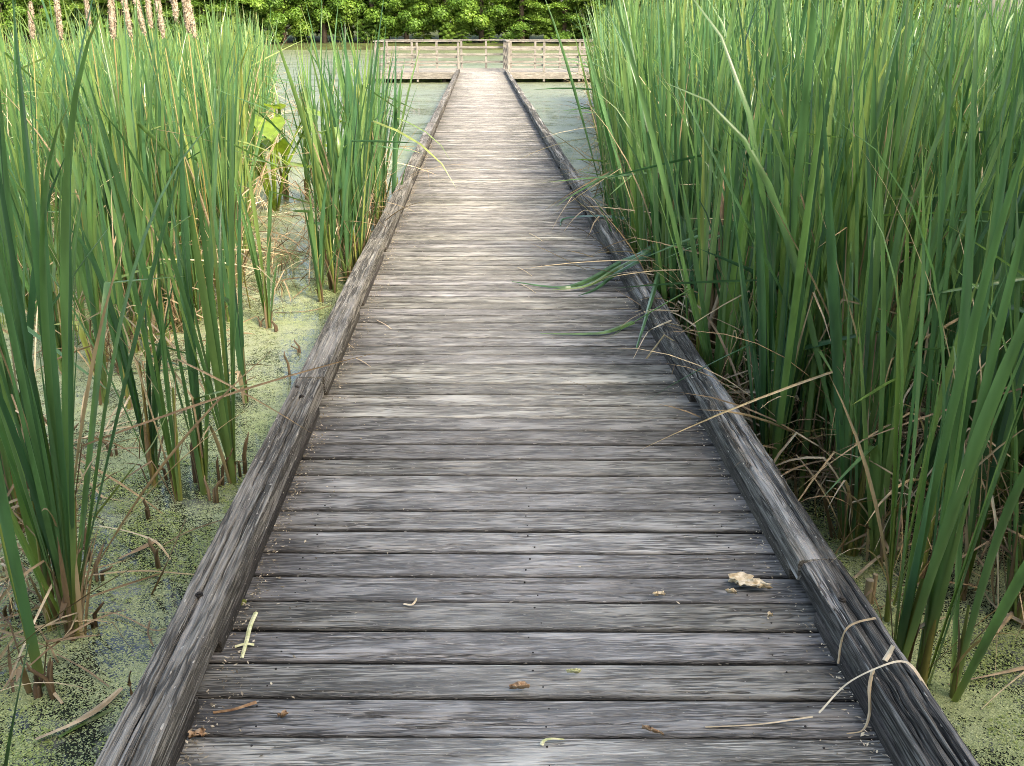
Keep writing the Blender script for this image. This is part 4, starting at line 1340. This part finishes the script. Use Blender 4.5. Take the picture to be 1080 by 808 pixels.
# ------------------------------------------------------------------ trees on the far bank
def tree_meshes(hgt, kind, seed):
    r = np.random.default_rng(seed)
    tr = MB()
    top = hgt * .9
    sway = r.normal(0, .25, (5, 2))
    pts = [(sway[k][0] * k * .4, sway[k][1] * k * .4, -.4 + top * k / 4) for k in range(5)]
    tr.tube(pts, [.3, .24, .18, .12, .04], 9)
    tips = []
    nlimb = 34 if kind == 'a' else 44
    for k in range(nlimb):
        s = .06 + .9 * k / nlimb
        z = top * s
        p0 = np.array([np.interp(z, [p[2] for p in pts], [p[0] for p in pts]), np.interp(z, [p[2] for p in pts], [p[1] for p in pts]), z])
        az = k * 2.4 + r.normal(0, .3)
        env = (3.3 * math.sin(math.pi * min(1, .18 + .80 * s)) ** .7) if kind == 'a' else (3.4 * (1.02 - s) ** .8 + .3)
        L = env * r.uniform(.75, 1.15)
        rise = (.45 if kind == 'a' else .12) * L
        p1 = p0 + [math.cos(az) * L * .55, math.sin(az) * L * .55, rise * .7]
        p2 = p0 + [math.cos(az) * L, math.sin(az) * L, rise * (.9 if kind == 'a' else -.2)]
        tr.tube([p0, p1, p2], [.07 * (1 - s * .6), .045 * (1 - s * .5), .012], 6)
        for f in ((.5, .8, 1.0) if kind == 'a' else (.35, .55, .75, 1.0)):
            c = p0 + (p1 - p0) * min(1, f / .55) if f < .55 else p1 + (p2 - p1) * (f - .55) / .45
            tips.append((c, az, L, s))
    C, D, T, SZ = [], [], [], []
    for c, az, L, s in tips:
        n = 270 if kind == 'a' else 190
        tt = r.uniform(.1, .9)
        if kind == 'a':
            rad = np.array([.85, .85, .6]) * r.uniform(.7, 1.2)
            d = r.normal(0, 1, (n, 3))
            d /= np.linalg.norm(d, axis=1)[:, None]
            q = c + d * rad * r.uniform(.55, 1.05, (n, 1))
            nr = d + r.normal(0, .5, (n, 3)) + [0, 0, .5]
            sz = r.uniform(.08, .17, n)
        else:
            u = r.uniform(-1, 1, n); v = r.normal(0, .45, n)
            o = np.array([math.cos(az), math.sin(az)])
            e = np.array([-o[1], o[0]])
            xy = c[:2] + o * (u * .7)[:, None] + e * v[:, None]
            z = c[2] + r.normal(0, .09, n) - .25 * np.maximum(u, 0) ** 2 - .18 * v ** 2
            q = np.concatenate([xy, z[:, None]], 1)
            nr = np.array([0, 0, 1.0]) + r.normal(0, .45, (n, 3))
            sz = r.uniform(.08, .16, n)
        C.append(q); D.append(nr); SZ.append(sz)
        T.append(np.clip(tt + r.normal(0, .2, n), 0, 1))
    C, D, T, SZ = np.concatenate(C), np.concatenate(D), np.concatenate(T), np.concatenate(SZ)
    D /= np.linalg.norm(D, axis=1)[:, None]
    a = np.cross(D, r.normal(0, 1, D.shape)); a /= np.linalg.norm(a, axis=1)[:, None]
    b = np.cross(D, a)
    s1, s2 = SZ[:, None], SZ[:, None] * .6
    V = np.stack([C - a * s1, C + b * s2 - D * s1 * .15, C + a * s1, C - b * s2 - D * s1 * .15], 1).reshape(-1, 3)
    F = np.arange(len(V)).reshape(-1, 4)
    tm = make_mesh('trunk', tr.V, tr.F, M['bark'], smooth=True)
    cm = make_mesh('crown', V, F, M['tree_' + kind], {'tint': np.repeat(T, 4), 'along': np.full(len(V), .5)})
    return tm, cm


TA = [tree_meshes(11, 'a', 3), tree_meshes(13, 'a', 4), tree_meshes(9, 'a', 5)]
TB = [tree_meshes(12, 'b', 6), tree_meshes(14, 'b', 7)]


def tree(v, x, y, z, sc, name, label, group):
    o = thing(name, label, 'tree', (x, y, z), U(0, 6.28), group, sc)
    link('trunk', v[0], o)
    link('crown', v[1], o)
    return o


front = []
x = -62.0
while x < 44:
    front.append(x)
    x += U(3.2, 4.8)
for k, x in enumerate(front):
    broad = (x > -8 and x < 1.5) or (not (-40 < x < -12 or 2 < x < 9) and rng.random() < .5)
    if -20 < x < -14:
        broad = True
    v = TA[k % 3] if broad else TB[k % 2]
    o = tree(v, x, 95.5 + U(-1, 1.2), .1, U(.9, 1.1), 'broadleaf_tree' if broad else 'feathery_tree',
         'leafy yellow-green tree with rounded clumps on the far bank' if broad else 'tree with layered feathery sprays on the far bank',
         'rounded trees on the far bank' if broad else 'feathery trees on the far bank')
    for x0, where in ((-1, 'straight beyond the end of the boardwalk'), (-10, 'beyond the open-water corner of the platform'), (7, 'beyond the reed-side rails of the platform')):
        if abs(x - x0) == min(abs(q - x0) for q in front):
            o['label'] = ('rounded yellow-green tree ' if broad else 'tree of layered feathery sprays ') + where
for k, x in enumerate(np.arange(-64, 48, 4.6)):
    v = (TA + TB)[int(rng.integers(0, 5))]
    tree(v, x + U(-1, 1), 101 + U(-1.5, 2), .3, U(1.1, 1.4), 'woodland_tree', 'darker tree in the second row on the far bank', 'second row trees on the far bank')

# ------------------------------------------------------------------ trees on the shore behind, which shade the near end
for k in range(9):
    v = TA[k % 3]
    tree(v, -3.5 + 3.7 * k + U(-.5, .5), -11.5 + U(-.8, .8), -.2, 16.5 / (11, 13, 9)[k % 3], 'shore_tree', 'tall broadleaf tree on the shore where the boardwalk starts', 'trees on the near shore')
for k in range(8):
    v = TA[(k + 1) % 3]
    tree(v, -1.5 + 3.9 * k + U(-.5, .5), -15.5 + U(-.8, .8), -.2, 19.0 / (11, 13, 9)[(k + 1) % 3], 'shore_tree', 'tall broadleaf tree on the shore where the boardwalk starts', 'trees on the near shore')

# shrubs along the far waterline, under the trees
for k, x in enumerate(np.arange(-58, 40, 2.6)):
    v = (TA + TB)[int(rng.integers(0, 5))]
    tree(v, x + U(-.9, .9), 94.2 + U(-.5, 3.5), .0, U(.20, .34), 'bank_shrub', 'low leafy shrub under the trees along the far waterline', 'shrubs along the far waterline')
